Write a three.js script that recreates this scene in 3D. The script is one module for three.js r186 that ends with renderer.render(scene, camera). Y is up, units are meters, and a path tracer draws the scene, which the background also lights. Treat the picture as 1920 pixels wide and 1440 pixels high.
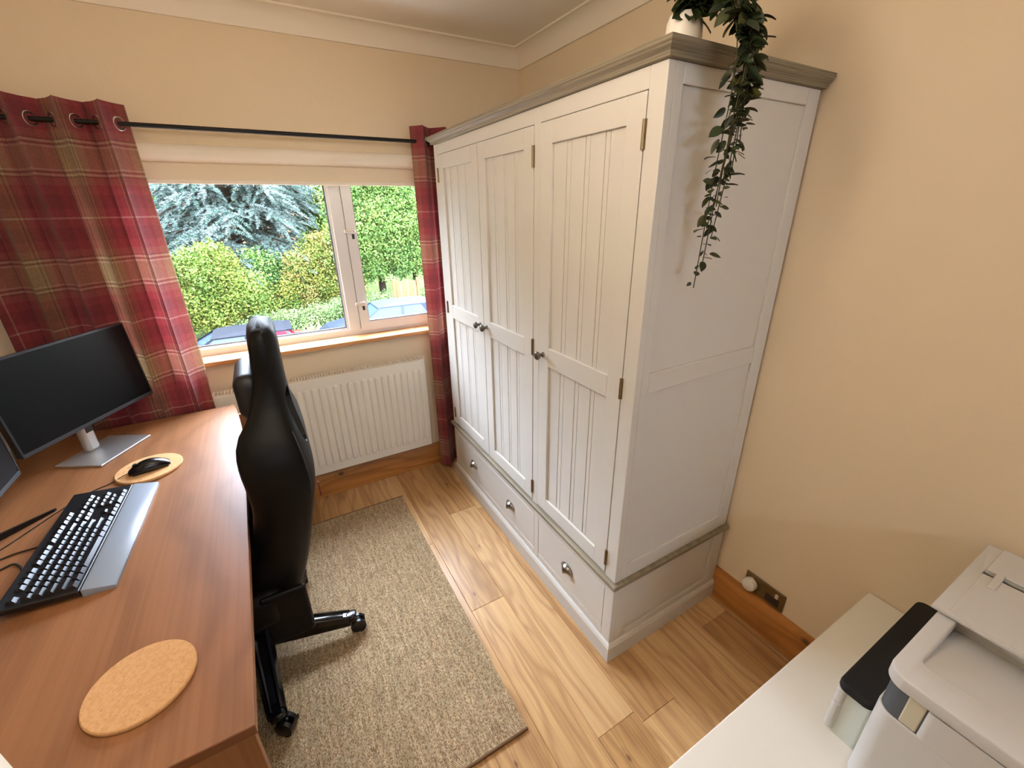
import * as THREE from 'three';
import { RoundedBoxGeometry } from 'three/addons/geometries/RoundedBoxGeometry.js';
import { ConvexGeometry } from 'three/addons/geometries/ConvexGeometry.js';
import { mergeGeometries, mergeVertices, toCreasedNormals } from 'three/addons/utils/BufferGeometryUtils.js';
import { Brush, Evaluator, SUBTRACTION } from 'three-bvh-csg';

// ------------------------------------------------------------------ camera, sky, exposure
const scene = new THREE.Scene();
const camera = new THREE.PerspectiveCamera(84.2344, 4 / 3, 0.02, 300);
camera.rotation.order = 'YXZ';
camera.position.set(-1.46164, 1.60313, 2.44314);
camera.rotation.set(-0.391369, -0.51382, -0.016305);
scene.add(camera);

const renderer = new THREE.WebGLRenderer({ antialias: true });
renderer.toneMapping = THREE.LinearToneMapping;
renderer.toneMappingExposure = 1.05;
renderer.shadowMap.enabled = true;
renderer.shadowMap.type = THREE.PCFSoftShadowMap;

{ // even overcast sky, brightest overhead (the standard overcast distribution)
  const W = 128, H = 64, d = new Float32Array(W * H * 4), L = 54;
  for (let j = 0; j < H; j++) {
    const el = ((j + 0.5) / H - 0.5) * Math.PI, s = Math.max(0, Math.sin(el));
    const v = el > 0 ? L * (1 + 2 * s) / 3 : L * 0.06;
    for (let i = 0; i < W; i++) d.set([v * 0.85, v * 0.98, v * 1.19, 1], (j * W + i) * 4);
  }
  const t = new THREE.DataTexture(d, W, H, THREE.RGBAFormat, THREE.FloatType);
  t.mapping = THREE.EquirectangularReflectionMapping;
  t.magFilter = THREE.LinearFilter; t.needsUpdate = true;
  scene.background = t;
}
// hazy sun standing high behind the house: it reaches the garden only
const sun = new THREE.DirectionalLight(0xfff4e4, 9);
sun.target.position.set(0, -2, -13); sun.position.set(17, 22, -12);
sun.castShadow = true; sun.shadow.radius = 12; sun.shadow.mapSize.set(2048, 2048);
Object.assign(sun.shadow.camera, { left: -22, right: 22, top: 22, bottom: -22, near: 1, far: 70 });
scene.add(sun, sun.target);

// ------------------------------------------------------------------ helpers
let seed = 20231;
const rnd = () => { seed |= 0; seed = seed + 0x6D2B79F5 | 0; let t = Math.imul(seed ^ seed >>> 15, 1 | seed); t = t + Math.imul(t ^ t >>> 7, 61 | t) ^ t; return ((t ^ t >>> 14) >>> 0) / 4294967296; };
const rr = (a, b) => a + (b - a) * rnd();
const lerp = (a, b, t) => a + (b - a) * t, clamp = (x, a = 0, b = 1) => Math.min(b, Math.max(a, x)), smooth = (a, b, x) => { const t = clamp((x - a) / (b - a)); return t * t * (3 - 2 * t); };
const V3 = (x, y, z) => new THREE.Vector3(x, y, z);
const taken = new Map();
const numbered = (n) => { const k = taken.get(n) ?? 0; taken.set(n, k + 1); return k ? n + '_' + String(k).padStart(3, '0') : n; };
function flags(o) { o.castShadow = true; o.receiveShadow = true; return o; }
function mesh(name, geo, mat, parent, x = 0, y = 0, z = 0) {
  const m = flags(new THREE.Mesh(geo, mat)); m.name = name; m.position.set(x, y, z); parent.add(m); return m;
}
function thing(name, label, category, pos = [0, 0, 0], turn = 0, group) {
  const g = new THREE.Group(); g.name = numbered(name); g.position.set(...pos); g.rotation.y = turn;
  g.userData = { label, category }; if (group) g.userData.group = group; scene.add(g); return g;
}
function struct(name) { const g = new THREE.Group(); g.name = name; g.userData = { kind: 'structure' }; scene.add(g); return g; }
function structMesh(name, geo, mat) { const m = mesh(name, geo, mat, scene); m.userData.kind = 'structure'; return m; }
function tagMesh(name, geo, mat, label, category, group) { const m = mesh(numbered(name), geo, mat, scene); m.userData = { label, category }; if (group) m.userData.group = group; return m; }
const merge = (list) => mergeGeometries(list.map((g) => { g = g.index ? g.toNonIndexed() : g; for (const k of Object.keys(g.attributes)) if (!['position', 'normal', 'uv'].includes(k)) g.deleteAttribute(k); g.morphAttributes = {}; return g; }));
const move = (g, x, y, z) => g.translate(x, y, z);
const rbox = (w, h, d, r = 0.004, seg = 2) => new RoundedBoxGeometry(w, h, d, seg, Math.min(r, w / 2.01, h / 2.01, d / 2.01));
// box given by its bounds
function bounds(x0, x1, y0, y1, z0, z1, r = 0, seg = 2) {
  const g = r ? rbox(x1 - x0, y1 - y0, z1 - z0, r, seg) : new THREE.BoxGeometry(x1 - x0, y1 - y0, z1 - z0);
  return g.translate((x0 + x1) / 2, (y0 + y1) / 2, (z0 + z1) / 2);
}
// uv in metres from the two axes across each face's main direction; swap turns the grain
function metreUV(geo, su = 1, sv = su, axis) {
  const g = geo.index ? geo.toNonIndexed() : geo, p = g.attributes.position, uv = new Float32Array(p.count * 2), a = V3(), b = V3(), c = V3(), n = V3();
  for (let i = 0; i < p.count; i += 3) {
    a.fromBufferAttribute(p, i); b.fromBufferAttribute(p, i + 1); c.fromBufferAttribute(p, i + 2);
    n.subVectors(b, a).cross(c.clone().sub(a)); const ax = Math.abs(n.x), ay = Math.abs(n.y), az = Math.abs(n.z);
    [a, b, c].forEach((v, k) => {
      let q = ax > ay && ax > az ? [v.z, v.y] : ay > az ? [v.x, v.z] : [v.x, v.y];
      if (axis) { const dom = ax > ay && ax > az ? 'x' : ay > az ? 'y' : 'z', ends = dom === axis, run = ends ? (axis === 'y' ? 'x' : axis === 'x' ? 'z' : 'x') : axis, ac = ['x', 'y', 'z'].filter((t) => t !== run && t !== dom)[0]; q = [v[ac], v[run]]; }
      uv[(i + k) * 2] = q[0] * su; uv[(i + k) * 2 + 1] = q[1] * sv;
    });
  }
  g.setAttribute('uv', new THREE.BufferAttribute(uv, 2)); return g;
}
// grid of points -> surface
function sheet(nu, nv, f, closedU = false) {
  const pos = [], uv = [], idx = [];
  for (let j = 0; j <= nv; j++) for (let i = 0; i <= nu; i++) { const q = f(i / nu, j / nv); pos.push(q[0], q[1], q[2]); uv.push(q[3] ?? i / nu, q[4] ?? j / nv); }
  for (let j = 0; j < nv; j++) for (let i = 0; i < nu; i++) { const a = j * (nu + 1) + i, b = a + 1, c = a + nu + 1, d = c + 1; idx.push(a, b, d, a, d, c); }
  const g = new THREE.BufferGeometry(); g.setAttribute('position', new THREE.Float32BufferAttribute(pos, 3)); g.setAttribute('uv', new THREE.Float32BufferAttribute(uv, 2)); g.setIndex(idx); g.computeVertexNormals();
  if (closedU) { const n = g.attributes.normal; for (let j = 0; j <= nv; j++) { const a = j * (nu + 1), b = a + nu; const x = n.getX(a) + n.getX(b), y = n.getY(a) + n.getY(b), z = n.getZ(a) + n.getZ(b), l = Math.hypot(x, y, z) || 1; n.setXYZ(a, x / l, y / l, z / l); n.setXYZ(b, x / l, y / l, z / l); } }
  return g;
}
function tube(pts, r, seg = 24, rad = 8) { return new THREE.TubeGeometry(new THREE.CatmullRomCurve3(pts.map((p) => V3(...p))), seg, r, rad, false); }
function cyl(r0, r1, h, n = 24) { return new THREE.CylinderGeometry(r0, r1, h, n); }
function lathe(pts, n = 32) { return new THREE.LatheGeometry(pts.map((p) => new THREE.Vector2(...p)), n); }
// profile [a,b] swept straight along an axis from s0 to s1 (profile given counter-clockwise in (a,b))
function prism(profile, len, bevel = 0) {
  const s = new THREE.Shape(profile.map((p) => new THREE.Vector2(...p)));
  return new THREE.ExtrudeGeometry(s, { depth: len, bevelEnabled: bevel > 0, bevelSize: bevel, bevelThickness: bevel, bevelSegments: 2, curveSegments: 12 });
}

// ------------------------------------------------------------------ noise and textures
const hash = (x, y, s) => { let h = Math.imul(x, 374761393) + Math.imul(y, 668265263) + Math.imul(s, 2147483647 ^ 0x5bd1e995) | 0; h = Math.imul(h ^ h >>> 13, 1274126177); return ((h ^ h >>> 16) >>> 0) / 4294967296; };
function vnoise(x, y, px, py, s) { // periodic value noise
  const ix = Math.floor(x), iy = Math.floor(y), fx = x - ix, fy = y - iy, u = fx * fx * (3 - 2 * fx), v = fy * fy * (3 - 2 * fy), m = (a, n) => ((a % n) + n) % n;
  return lerp(lerp(hash(m(ix, px), m(iy, py), s), hash(m(ix + 1, px), m(iy, py), s), u), lerp(hash(m(ix, px), m(iy + 1, py), s), hash(m(ix + 1, px), m(iy + 1, py), s), u), v);
}
function fbm(u, v, fx, fy, s, oct = 4) { let a = 0.5, t = 0, n = 0; for (let o = 0; o < oct; o++) { t += a * vnoise(u * fx, v * fy, fx, fy, s + o * 17); n += a; a *= 0.5; fx *= 2; fy *= 2; } return t / n; }
function texture(W, H, f, srgb = true) {
  const d = new Uint8Array(W * H * 4);
  for (let j = 0; j < H; j++) for (let i = 0; i < W; i++) { const c = f((i + 0.5) / W, (j + 0.5) / H); const o = (j * W + i) * 4; if (typeof c === 'number') d[o] = d[o + 1] = d[o + 2] = clamp(c, 0, 1) * 255; else { d[o] = clamp(c[0], 0, 255); d[o + 1] = clamp(c[1], 0, 255); d[o + 2] = clamp(c[2], 0, 255); } d[o + 3] = 255; }
  const t = new THREE.DataTexture(d, W, H); t.wrapS = t.wrapT = THREE.RepeatWrapping; t.magFilter = THREE.LinearFilter; t.minFilter = THREE.LinearMipmapLinearFilter; t.generateMipmaps = true;
  if (srgb) t.colorSpace = THREE.SRGBColorSpace; t.needsUpdate = true; return t;
}
const mix3 = (a, b, t) => [lerp(a[0], b[0], t), lerp(a[1], b[1], t), lerp(a[2], b[2], t)];
const mul3 = (a, k) => [a[0] * k, a[1] * k, a[2] * k];
// wood: u across the grain, v along it
function wood(W, H, light, dark, s, o = {}) {
  const { rings = 5, fine = 60, knots = [], contrast = 1, blotch = 0.35 } = o;
  return texture(W, H, (u, v) => {
    let uu = u, k = 0;
    for (const [ku, kv, kr] of knots) { const dx = (u - ku) * (o.aspect ?? 0.14), dy = (v - kv) * (o.len ?? 1.2) * 0.45, d = Math.hypot(dx, dy); const w = Math.exp(-((d / (kr * 2.2)) ** 2)); uu += w * 0.10 * clamp(dx / kr, -1, 1); k = Math.max(k, Math.exp(-((d / kr * 2.6) ** 2)), 0.12 * Math.exp(-(((d - kr * 0.8) / (kr * 0.3)) ** 2))); }
    const warp = fbm(uu, v, 2, 3, s, 3) * 1.6, r = fbm(uu + 0.0, v, rings, 2, s + 3, 3), band = 0.5 + 0.5 * Math.sin((uu * rings + warp * 2.2 + r) * 6.283);
    const g = fbm(uu, v, fine, 3, s + 9, 3), bl = fbm(u, v, 2, 3, s + 21, 3);
    let t = clamp((0.38 * band * band + 0.55 * (g - 0.25) + blotch * (bl - 0.4)) * contrast, 0, 1);
    let c = mix3(light, dark, t); if (k > 0.02) c = mix3(c, o.knot ?? mul3(dark, 0.6), clamp(k, 0, 0.9)); return c;
  });
}
const M = (color, rough = 0.6, o = {}) => new THREE.MeshStandardMaterial({ color, roughness: rough, ...o });
const P = (color, rough = 0.6, o = {}) => new THREE.MeshPhysicalMaterial({ color, roughness: rough, ...o });

const wallBump = texture(512, 512, (u, v) => 0.5 + 0.5 * (fbm(u, v, 64, 64, 5, 3) - 0.5) + 0.25 * (fbm(u, v, 6, 6, 8, 3) - 0.5), false);
const oakTex = [0, 1, 2, 3].map((k) => wood(192, 1024, [[210, 170, 118], [200, 158, 106], [214, 176, 126], [194, 152, 100]][k], [[150, 108, 68], [136, 96, 58], [160, 118, 76], [128, 88, 52]][k], 31 + k * 13, { rings: [2, 3, 2, 3][k], fine: 34, aspect: 0.1575, len: 1.28, knots: [[], [[0.3, 0.72, 0.014]], [[0.25, 0.5, 0.007]], [[0.6, 0.82, 0.017], [0.4, 0.2, 0.006]]][k], contrast: 0.95, blotch: 0.55, knot: [112, 76, 50] }));
const skirtTex = wood(256, 1024, [190, 128, 62], [138, 82, 34], 77, { rings: 3, fine: 24, knots: [[0.5, 0.22, 0.018], [0.35, 0.7, 0.014]], len: 1.6 });
const deskTex = wood(1024, 1024, [156, 106, 68], [120, 78, 46], 91, { rings: 7, fine: 150, contrast: 1.0, blotch: 0.25 });
const greyWoodTex = wood(256, 1024, [150, 139, 116], [106, 95, 76], 113, { rings: 5, fine: 40, contrast: 1.1 });
const sillTex = wood(256, 1024, [222, 168, 112], [184, 122, 70], 131, { rings: 3, fine: 30 });
const paintTex = texture(256, 512, (u, v) => { const g = fbm(u, v, 60, 4, 141, 3); return 0.5 + 0.5 * (g - 0.5); }, false);

const MAT = {
  wall: M(0xe7d4b5, 0.92, { bumpMap: wallBump, bumpScale: 0.0012 }),
  ceiling: M(0xf6efe2, 0.95, { bumpMap: wallBump, bumpScale: 0.001 }),
  coving: M(0xf4ead8, 0.9),
  white: M(0xd6d2c9, 0.42, { bumpMap: paintTex, bumpScale: 0.0001 }),
  greyWood: M(0xffffff, 0.55, { map: greyWoodTex }),
  skirt: M(0xffffff, 0.45, { map: skirtTex }),
  sill: M(0xffffff, 0.4, { map: sillTex }),
  desk: M(0xffffff, 0.45, { map: deskTex }),
  upvc: M(0xeeeeee, 0.3), gasket: M(0x3a3d42, 0.7),
  glass: P(0xffffff, 0.0, { transmission: 1, thickness: 0, ior: 1.45 }),
  blackPlastic: M(0x0d0d10, 0.38), blackGloss: M(0x08080b, 0.16), rubber: M(0x101012, 0.7),
  leather: P(0x080706, 0.48, { specularIntensity: 0.38 }), chairPlastic: P(0x070708, 0.45, { specularIntensity: 0.4 }), leatherFabric: M(0x16161a, 0.6),
  brass: M(0x8f7d60, 0.38, { metalness: 0.9 }), pewter: M(0xa9a39a, 0.3, { metalness: 1 }), knob: M(0x6f6860, 0.35, { metalness: 0.85 }),
  steel: M(0xc9c9c9, 0.22, { metalness: 1 }), iron: M(0x17120f, 0.5, { metalness: 0.4 }),
  alu: M(0xc8c9c8, 0.38, { metalness: 0.75 }),
  radiator: M(0xe9e3d6, 0.4),
  printerWhite: M(0xcdcac4, 0.45), printerGrey: M(0x4b5157, 0.45), black: M(0x050406, 0.75),
};

// ------------------------------------------------------------------ the room
const RX0 = -2.48, RZ1 = 4.4, RH = 2.396, T = 0.28;
const WIN = { x0: -1.94, x1: -0.52, y0: 0.925, y1: 1.83 }, WIN2 = { x0: -1.5, x1: -0.35, y0: 1.955, y1: 2.26 };
structMesh('wall_back', metreUV(merge([
  bounds(RX0 - T, WIN.x0, -0.1, RH + 0.1, -T, 0), bounds(WIN.x1, T, -0.1, RH + 0.1, -T, 0),
  bounds(WIN.x0, WIN.x1, -0.1, WIN.y0, -T, 0), bounds(WIN.x0, WIN.x1, WIN.y1, RH + 0.1, -T, 0)])), MAT.wall);
structMesh('wall_front', metreUV(merge([
  bounds(RX0 - T, WIN2.x0, -0.1, RH + 0.1, RZ1, RZ1 + T), bounds(WIN2.x1, T, -0.1, RH + 0.1, RZ1, RZ1 + T),
  bounds(WIN2.x0, WIN2.x1, -0.1, WIN2.y0, RZ1, RZ1 + T), bounds(WIN2.x0, WIN2.x1, WIN2.y1, RH + 0.1, RZ1, RZ1 + T)])), MAT.wall);
structMesh('wall_right', metreUV(bounds(0, T, -0.1, RH + 0.1, 0, RZ1)), MAT.wall);
structMesh('wall_left', metreUV(bounds(RX0 - T, RX0, -0.1, RH + 0.1, 0, RZ1)), MAT.wall);
structMesh('ceiling', metreUV(bounds(RX0, 0, RH, RH + 0.1, 0, RZ1)), MAT.ceiling);
{ // coving: a plain cove run along each wall, mitred in the corners
  const prof = []; prof.push([0, 0], [0, -0.084], [0.010, -0.084]);
  for (let i = 0; i <= 10; i++) { const a = (i / 10) * Math.PI / 2; prof.push([0.070 - 0.058 * Math.cos(a), -0.078 + 0.070 * Math.sin(a)]); }
  prof.push([0.074, -0.008], [0.074, 0]);
  const run = (len, place) => { const g = sheet(prof.length - 1, 1, (u, v) => { const [a, b] = prof[Math.round(u * (prof.length - 1))]; return place(a, b, v, len); }); return toCreasedNormals(g, 0.5); };
  const n = (name, place) => structMesh(name, run(1, place), MAT.coving);
  n('trim_1', (a, b, v) => [lerp(RX0 + a, -a, v), RH + b, a]);
  n('trim_2', (a, b, v) => [-a, RH + b, lerp(a, RZ1 - a, v)]);
  n('trim_3', (a, b, v) => [lerp(-a, RX0 + a, v), RH + b, RZ1 - a]);
  n('trim_4', (a, b, v) => [RX0 + a, RH + b, lerp(RZ1 - a, a, v)]);
}
{ // oak boards, each its own piece
  const floor = struct('floor');
  mesh('subfloor', bounds(RX0, 0, -0.1, -0.012, 0, RZ1), M(0x3a2a1c, 0.9), floor);
  const mats = oakTex.map((t) => M(0xffffff, 0.34, { map: t }));
  const w = 0.1575, c = 0.0016, h = 0.012;
  const board = (bw, bl, u0, v0) => {
    const pos = [], uv = [], x = bw / 2, z = bl / 2, B = [[-x, -z], [x, -z], [x, z], [-x, z]], I = [[-x + c, -z + c], [x - c, -z + c], [x - c, z - c], [-x + c, z - c]];
    const quad = (a, b, d, e) => { for (const q of [a, b, d, a, d, e]) { pos.push(...q); uv.push((q[0] + x) / 0.1575 + u0, (q[2] + z) / 1.28 + v0); } };
    for (let k = 0; k < 4; k++) { const m = (k + 1) % 4; const p0 = [B[k][0], -h, B[k][1]], p1 = [B[m][0], -h, B[m][1]], q0 = [B[k][0], -c, B[k][1]], q1 = [B[m][0], -c, B[m][1]], r0 = [I[k][0], 0, I[k][1]], r1 = [I[m][0], 0, I[m][1]]; quad(p1, p0, q0, q1); quad(q1, q0, r0, r1); }
    quad([I[0][0], 0, I[0][1]], [I[3][0], 0, I[3][1]], [I[2][0], 0, I[2][1]], [I[1][0], 0, I[1][1]]);
    const g = new THREE.BufferGeometry(); g.setAttribute('position', new THREE.Float32BufferAttribute(pos, 3)); g.setAttribute('uv', new THREE.Float32BufferAttribute(uv, 2)); g.computeVertexNormals(); return g;
  };
  const joints = { '-0.8200': 0.562, '-0.9775': 1.2 };
  for (let k = 0, x1 = -0.82 + 6 * w; x1 > RX0; k++, x1 -= w) {
    const xr = Math.min(x1, 0), xl = Math.max(x1 - w, RX0); if (xr - xl < 0.01) continue;
    const key = (x1 - w).toFixed(4); let z0 = (joints[key] ?? (k * 0.47) % 1.28); while (z0 > 0) z0 -= 1.28;
    for (let z = z0, j = 0; z < RZ1; z += 1.28, j++) { const a = Math.max(z, 0), b = Math.min(z + 1.28, RZ1); if (b - a < 0.02) continue;
      mesh('plank', board(xr - xl - 0.0006, b - a - 0.0006, 0, 0.13 * ((k * 7 + j * 3) % 9) + (a - z) / 1.28), mats[(k * 5 + j * 3 + (k >> 1)) % 4], floor, (xl + xr) / 2, 0, (a + b) / 2); }
  }
}
{ // skirting boards: rounded top, oak
  const h = 0.15, pr = [[0, 0], [0.018, 0], [0.018, h - 0.03], [0.0165, h - 0.027], [0.0165, h - 0.022], [0.014, h - 0.009], [0.009, h - 0.001], [0, h]];
  const run = (name, len, place, tex) => structMesh(name, tex(toCreasedNormals(place(prism(pr, len)), 0.6)), MAT.skirt);
  run('baseboard_back', -RX0 - 0.0, (g) => g.rotateY(Math.PI / 2).scale(1, 1, -1).translate(RX0, 0, 0), (g) => { const i = g; return metreUV(flip(i), 4, 0.6, 'x'); });
  run('baseboard_right', RZ1 - 0.02, (g) => g.scale(-1, 1, 1).translate(0, 0, 0.018), (g) => metreUV(flip(g), 4, 0.6, 'z'));
  run('baseboard_left', RZ1 - 0.02, (g) => g.translate(RX0, 0, 0.018), (g) => metreUV(g, 4, 0.6, 'z'));
  run('baseboard_front', -RX0, (g) => g.rotateY(Math.PI / 2).translate(RX0, 0, RZ1), (g) => metreUV(g, 4, 0.6, 'x'));
}
function flip(g) { const n = g.index ? g.toNonIndexed() : g; for (const k of Object.keys(n.attributes)) { const a = n.attributes[k], s = a.itemSize, r = a.array; for (let i = 0; i < a.count; i += 3) for (let c = 0; c < s; c++) { const t = r[(i + 1) * s + c]; r[(i + 1) * s + c] = r[(i + 2) * s + c]; r[(i + 2) * s + c] = t; } } n.computeVertexNormals(); return toCreasedNormals(n, 0.6); }

// ------------------------------------------------------------------ windows
function frameRect(x0, x1, y0, y1, t, z0, z1, r = 0.006) { // four mitred bars as one ring
  const s = new THREE.Shape([[x0, y0], [x1, y0], [x1, y1], [x0, y1]].map((p) => new THREE.Vector2(...p)));
  s.holes.push(new THREE.Path([[x0 + t, y0 + t], [x0 + t, y1 - t], [x1 - t, y1 - t], [x1 - t, y0 + t]].map((p) => new THREE.Vector2(...p))));
  return new THREE.ExtrudeGeometry(s, { depth: z1 - z0 - 2 * r, bevelEnabled: true, bevelSize: -r, bevelOffset: 0, bevelThickness: r, bevelSegments: 2 }).translate(0, 0, z0 + r);
}
{
  const w = struct('window_1'), zf = -0.085;
  mesh('outer_frame', frameRect(WIN.x0, WIN.x1, WIN.y0, WIN.y1, 0.048, -0.15, zf), MAT.upvc, w);
  mesh('mullion', bounds(-1.098, -1.035, WIN.y0 + 0.04, WIN.y1 - 0.04, -0.15, zf + 0.002, 0.006), MAT.upvc, w);
  // fixed left light
  mesh('glazing_bead', frameRect(WIN.x0 + 0.046, -1.096, WIN.y0 + 0.046, WIN.y1 - 0.046, 0.014, -0.135, -0.098, 0.004), MAT.upvc, w);
  mesh('gasket', frameRect(WIN.x0 + 0.058, -1.108, WIN.y0 + 0.058, WIN.y1 - 0.058, 0.005, -0.13, -0.112, 0.0015), MAT.gasket, w);
  mesh('pane', new THREE.PlaneGeometry(-1.108 - WIN.x0 - 0.05, WIN.y1 - WIN.y0 - 0.11).translate((WIN.x0 - 1.05) / 2 , (WIN.y0 + WIN.y1) / 2, -0.12), MAT.glass, w);
  // opening right sash
  const s = new THREE.Group(); s.name = 'sash'; w.add(s);
  mesh('sash_frame', frameRect(-1.036, WIN.x1 - 0.035, WIN.y0 + 0.035, WIN.y1 - 0.035, 0.052, -0.14, zf + 0.012, 0.007), MAT.upvc, s);
  mesh('sash_gasket', frameRect(-0.986, WIN.x1 - 0.085, WIN.y0 + 0.085, WIN.y1 - 0.085, 0.005, -0.13, -0.082, 0.0015), MAT.gasket, s);
  mesh('sash_pane', new THREE.PlaneGeometry(WIN.x1 - 0.08 + 0.985, WIN.y1 - WIN.y0 - 0.17).translate((WIN.x1 - 0.08 - 0.985) / 2, (WIN.y0 + WIN.y1) / 2, -0.112), MAT.glass, s);
  for (const y of [1.505, 1.12]) {
    const hnd = merge([bounds(-1.03, -1.0, y - 0.014, y + 0.014, zf + 0.01, zf + 0.03, 0.006), bounds(-1.052, -0.995, y - 0.008, y + 0.010, zf + 0.026, zf + 0.044, 0.006)]);
    const h = mesh('handle', hnd, M(0xe8e2da, 0.3), s); h.userData.label = 'white window handle';
    mesh('lock', bounds(-1.012, -1.0, y - 0.04, y - 0.012, zf + 0.011, zf + 0.02, 0.003), MAT.blackPlastic, s);
  }
  const sill = mesh('window_sill', metreUV(bounds(WIN.x0 - 0.06, WIN.x1 + 0.06, WIN.y0 - 0.008, WIN.y0 + 0.016, -0.085, 0.042, 0.006, 3), 3, 0.6, 'x'), MAT.sill, w);
  sill.userData.label = 'varnished wooden window sill';
  mesh('outer_sill', bounds(WIN.x0 - 0.03, WIN.x1 + 0.03, WIN.y0 - 0.03, WIN.y0 + 0.01, -T - 0.06, -0.15, 0.006), MAT.upvc, w);
}
{ // unseen window added as fill light, set high to keep its reflection hidden
  const w = struct('window_2'), z = RZ1 + 0.1;
  mesh('outer_frame', frameRect(WIN2.x0, WIN2.x1, WIN2.y0, WIN2.y1, 0.035, z, z + 0.07), MAT.upvc, w);
  mesh('mullion', bounds(-0.955, -0.895, WIN2.y0 + 0.03, WIN2.y1 - 0.03, z, z + 0.07, 0.006), MAT.upvc, w);
  for (const [a, b] of [[WIN2.x0 + 0.03, -0.95], [-0.9, WIN2.x1 - 0.03]]) mesh('pane', new THREE.PlaneGeometry(b - a, WIN2.y1 - WIN2.y0 - 0.06).translate((a + b) / 2, (WIN2.y0 + WIN2.y1) / 2, z + 0.035), MAT.glass, w);
}
{ // roller blind wound almost fully up
  const b = thing('roller_blind', 'cream roller blind wound up at the top of the garden window', 'blind', [0, 0, 0]);
  const prof = []; for (let i = 0; i <= 12; i++) { const a = -Math.PI / 2 + i / 12 * Math.PI; prof.push([0.018 + 0.034 * Math.cos(a), 1.838 + 0.034 * Math.sin(a)]); } prof.push([0, 1.872], [0, 1.804]);
  const cm = M(0xf0e6d4, 0.6);
  mesh('cassette', toCreasedNormals(prism(prof, 1.5).rotateY(-Math.PI / 2).translate(-0.48, 0, 0), 0.5), cm, b);
  mesh('fabric', bounds(-1.95, -0.5, 1.735, 1.815, 0.010, 0.0125), M(0xe6d6bb, 0.85), b);
  mesh('bottom_bar', bounds(-1.95, -0.5, 1.722, 1.739, 0.006, 0.017, 0.004), cm, b);
}

// ------------------------------------------------------------------ unseen lamp added to brighten the ceiling and upper walls
{
  const g = thing('added_ceiling_lamp', 'unseen globe lamp added under the ceiling as fill light', 'lamp', [-1.4, RH, 1.75]);
  mesh('ceiling_rose', lathe([[0, 0], [0.05, 0], [0.05, -0.012], [0.02, -0.03], [0, -0.03]], 28), MAT.upvc, g);
  mesh('stem', cyl(0.006, 0.006, 0.16, 12).translate(0, -0.09, 0), MAT.upvc, g);
  const globe = mesh('lamp_globe', new THREE.SphereGeometry(0.17, 32, 20).translate(0, -0.32, 0), M(0xfff4e0, 0.4, { emissive: 0xffeeda, emissiveIntensity: 0.8 }), g); globe.castShadow = false;
  const light = new THREE.PointLight(0xffeeda, 1.45); light.position.set(0, -0.32, 0); light.castShadow = true; light.shadow.radius = 8; light.shadow.mapSize.set(1024, 1024); g.add(light);
}

// ------------------------------------------------------------------ curtains and rod
const rodY = 1.923, rodZ = 0.09;
{
  const r = thing('curtain_rod', 'dark iron curtain rod across the top of the garden window', 'curtain rod');
  mesh('pole', cyl(0.0085, 0.0085, 2.1, 16).rotateZ(Math.PI / 2).translate(-1.42, rodY, rodZ), MAT.iron, r);
  for (const x of [-2.44, -0.36]) mesh('bracket', merge([cyl(0.007, 0.007, rodZ, 10).rotateX(Math.PI / 2).translate(x, rodY, rodZ / 2), cyl(0.02, 0.02, 0.006, 16).rotateX(Math.PI / 2).translate(x, rodY, 0.003)]), MAT.iron, r);
}
const plaid = (() => { // tartan: u and v each one repeat of 0.41 m
  const red = [138, 50, 54], deep = [98, 32, 36], tan = [158, 128, 92], olive = [118, 98, 52], cream = [204, 184, 156];
  const prof = (t) => { // colour and weight of the stripe at t in 0..1; tan band centred at 0.5
    let c = red; const d = Math.abs(t - 0.5);
    if (d < 0.16) c = tan; else if (d < 0.22) c = mix3(tan, red, 0.6);
    if (d > 0.30 && d < 0.42) c = mix3(red, deep, 0.5);
    for (const l of [0.095, 0.135]) if (Math.abs(d - l) < 0.007) c = mix3(cream, c, 0.15);
    for (const l of [0.115, 0.155]) if (Math.abs(d - l) < 0.006) c = mix3(deep, c, 0.25);
    const e = Math.min(t, 1 - t); if (e < 0.007) c = mix3(cream, red, 0.25);
    return c;
  };
  const warp = (t) => { let c = prof(t); const d = Math.abs(t - 0.5); if (d < 0.16) c = mix3(olive, c, 0.45); return c; };
  return texture(512, 512, (u, v) => { const a = warp((u + 0.25) % 1), b = prof(v), tw = ((Math.floor(u * 256) + Math.floor(v * 256)) & 3) / 3, m = clamp(0.5 + (tw - 0.5) * 0.25); const n = 0.92 + 0.16 * fbm(u, v, 90, 90, 3, 2); return mul3(mix3(a, b, m), n); });
})();
const clothBump = texture(256, 256, (u, v) => 0.5 + 0.25 * Math.sin(u * 256 * 1.57) + 0.25 * Math.sin(v * 256 * 1.57), false);
MAT.cloth = P(0xffffff, 0.95, { map: plaid, side: THREE.DoubleSide, transmission: 0.24, thickness: 0 });
const ringGeo = new THREE.TorusGeometry(0.021, 0.005, 10, 28);
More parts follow.
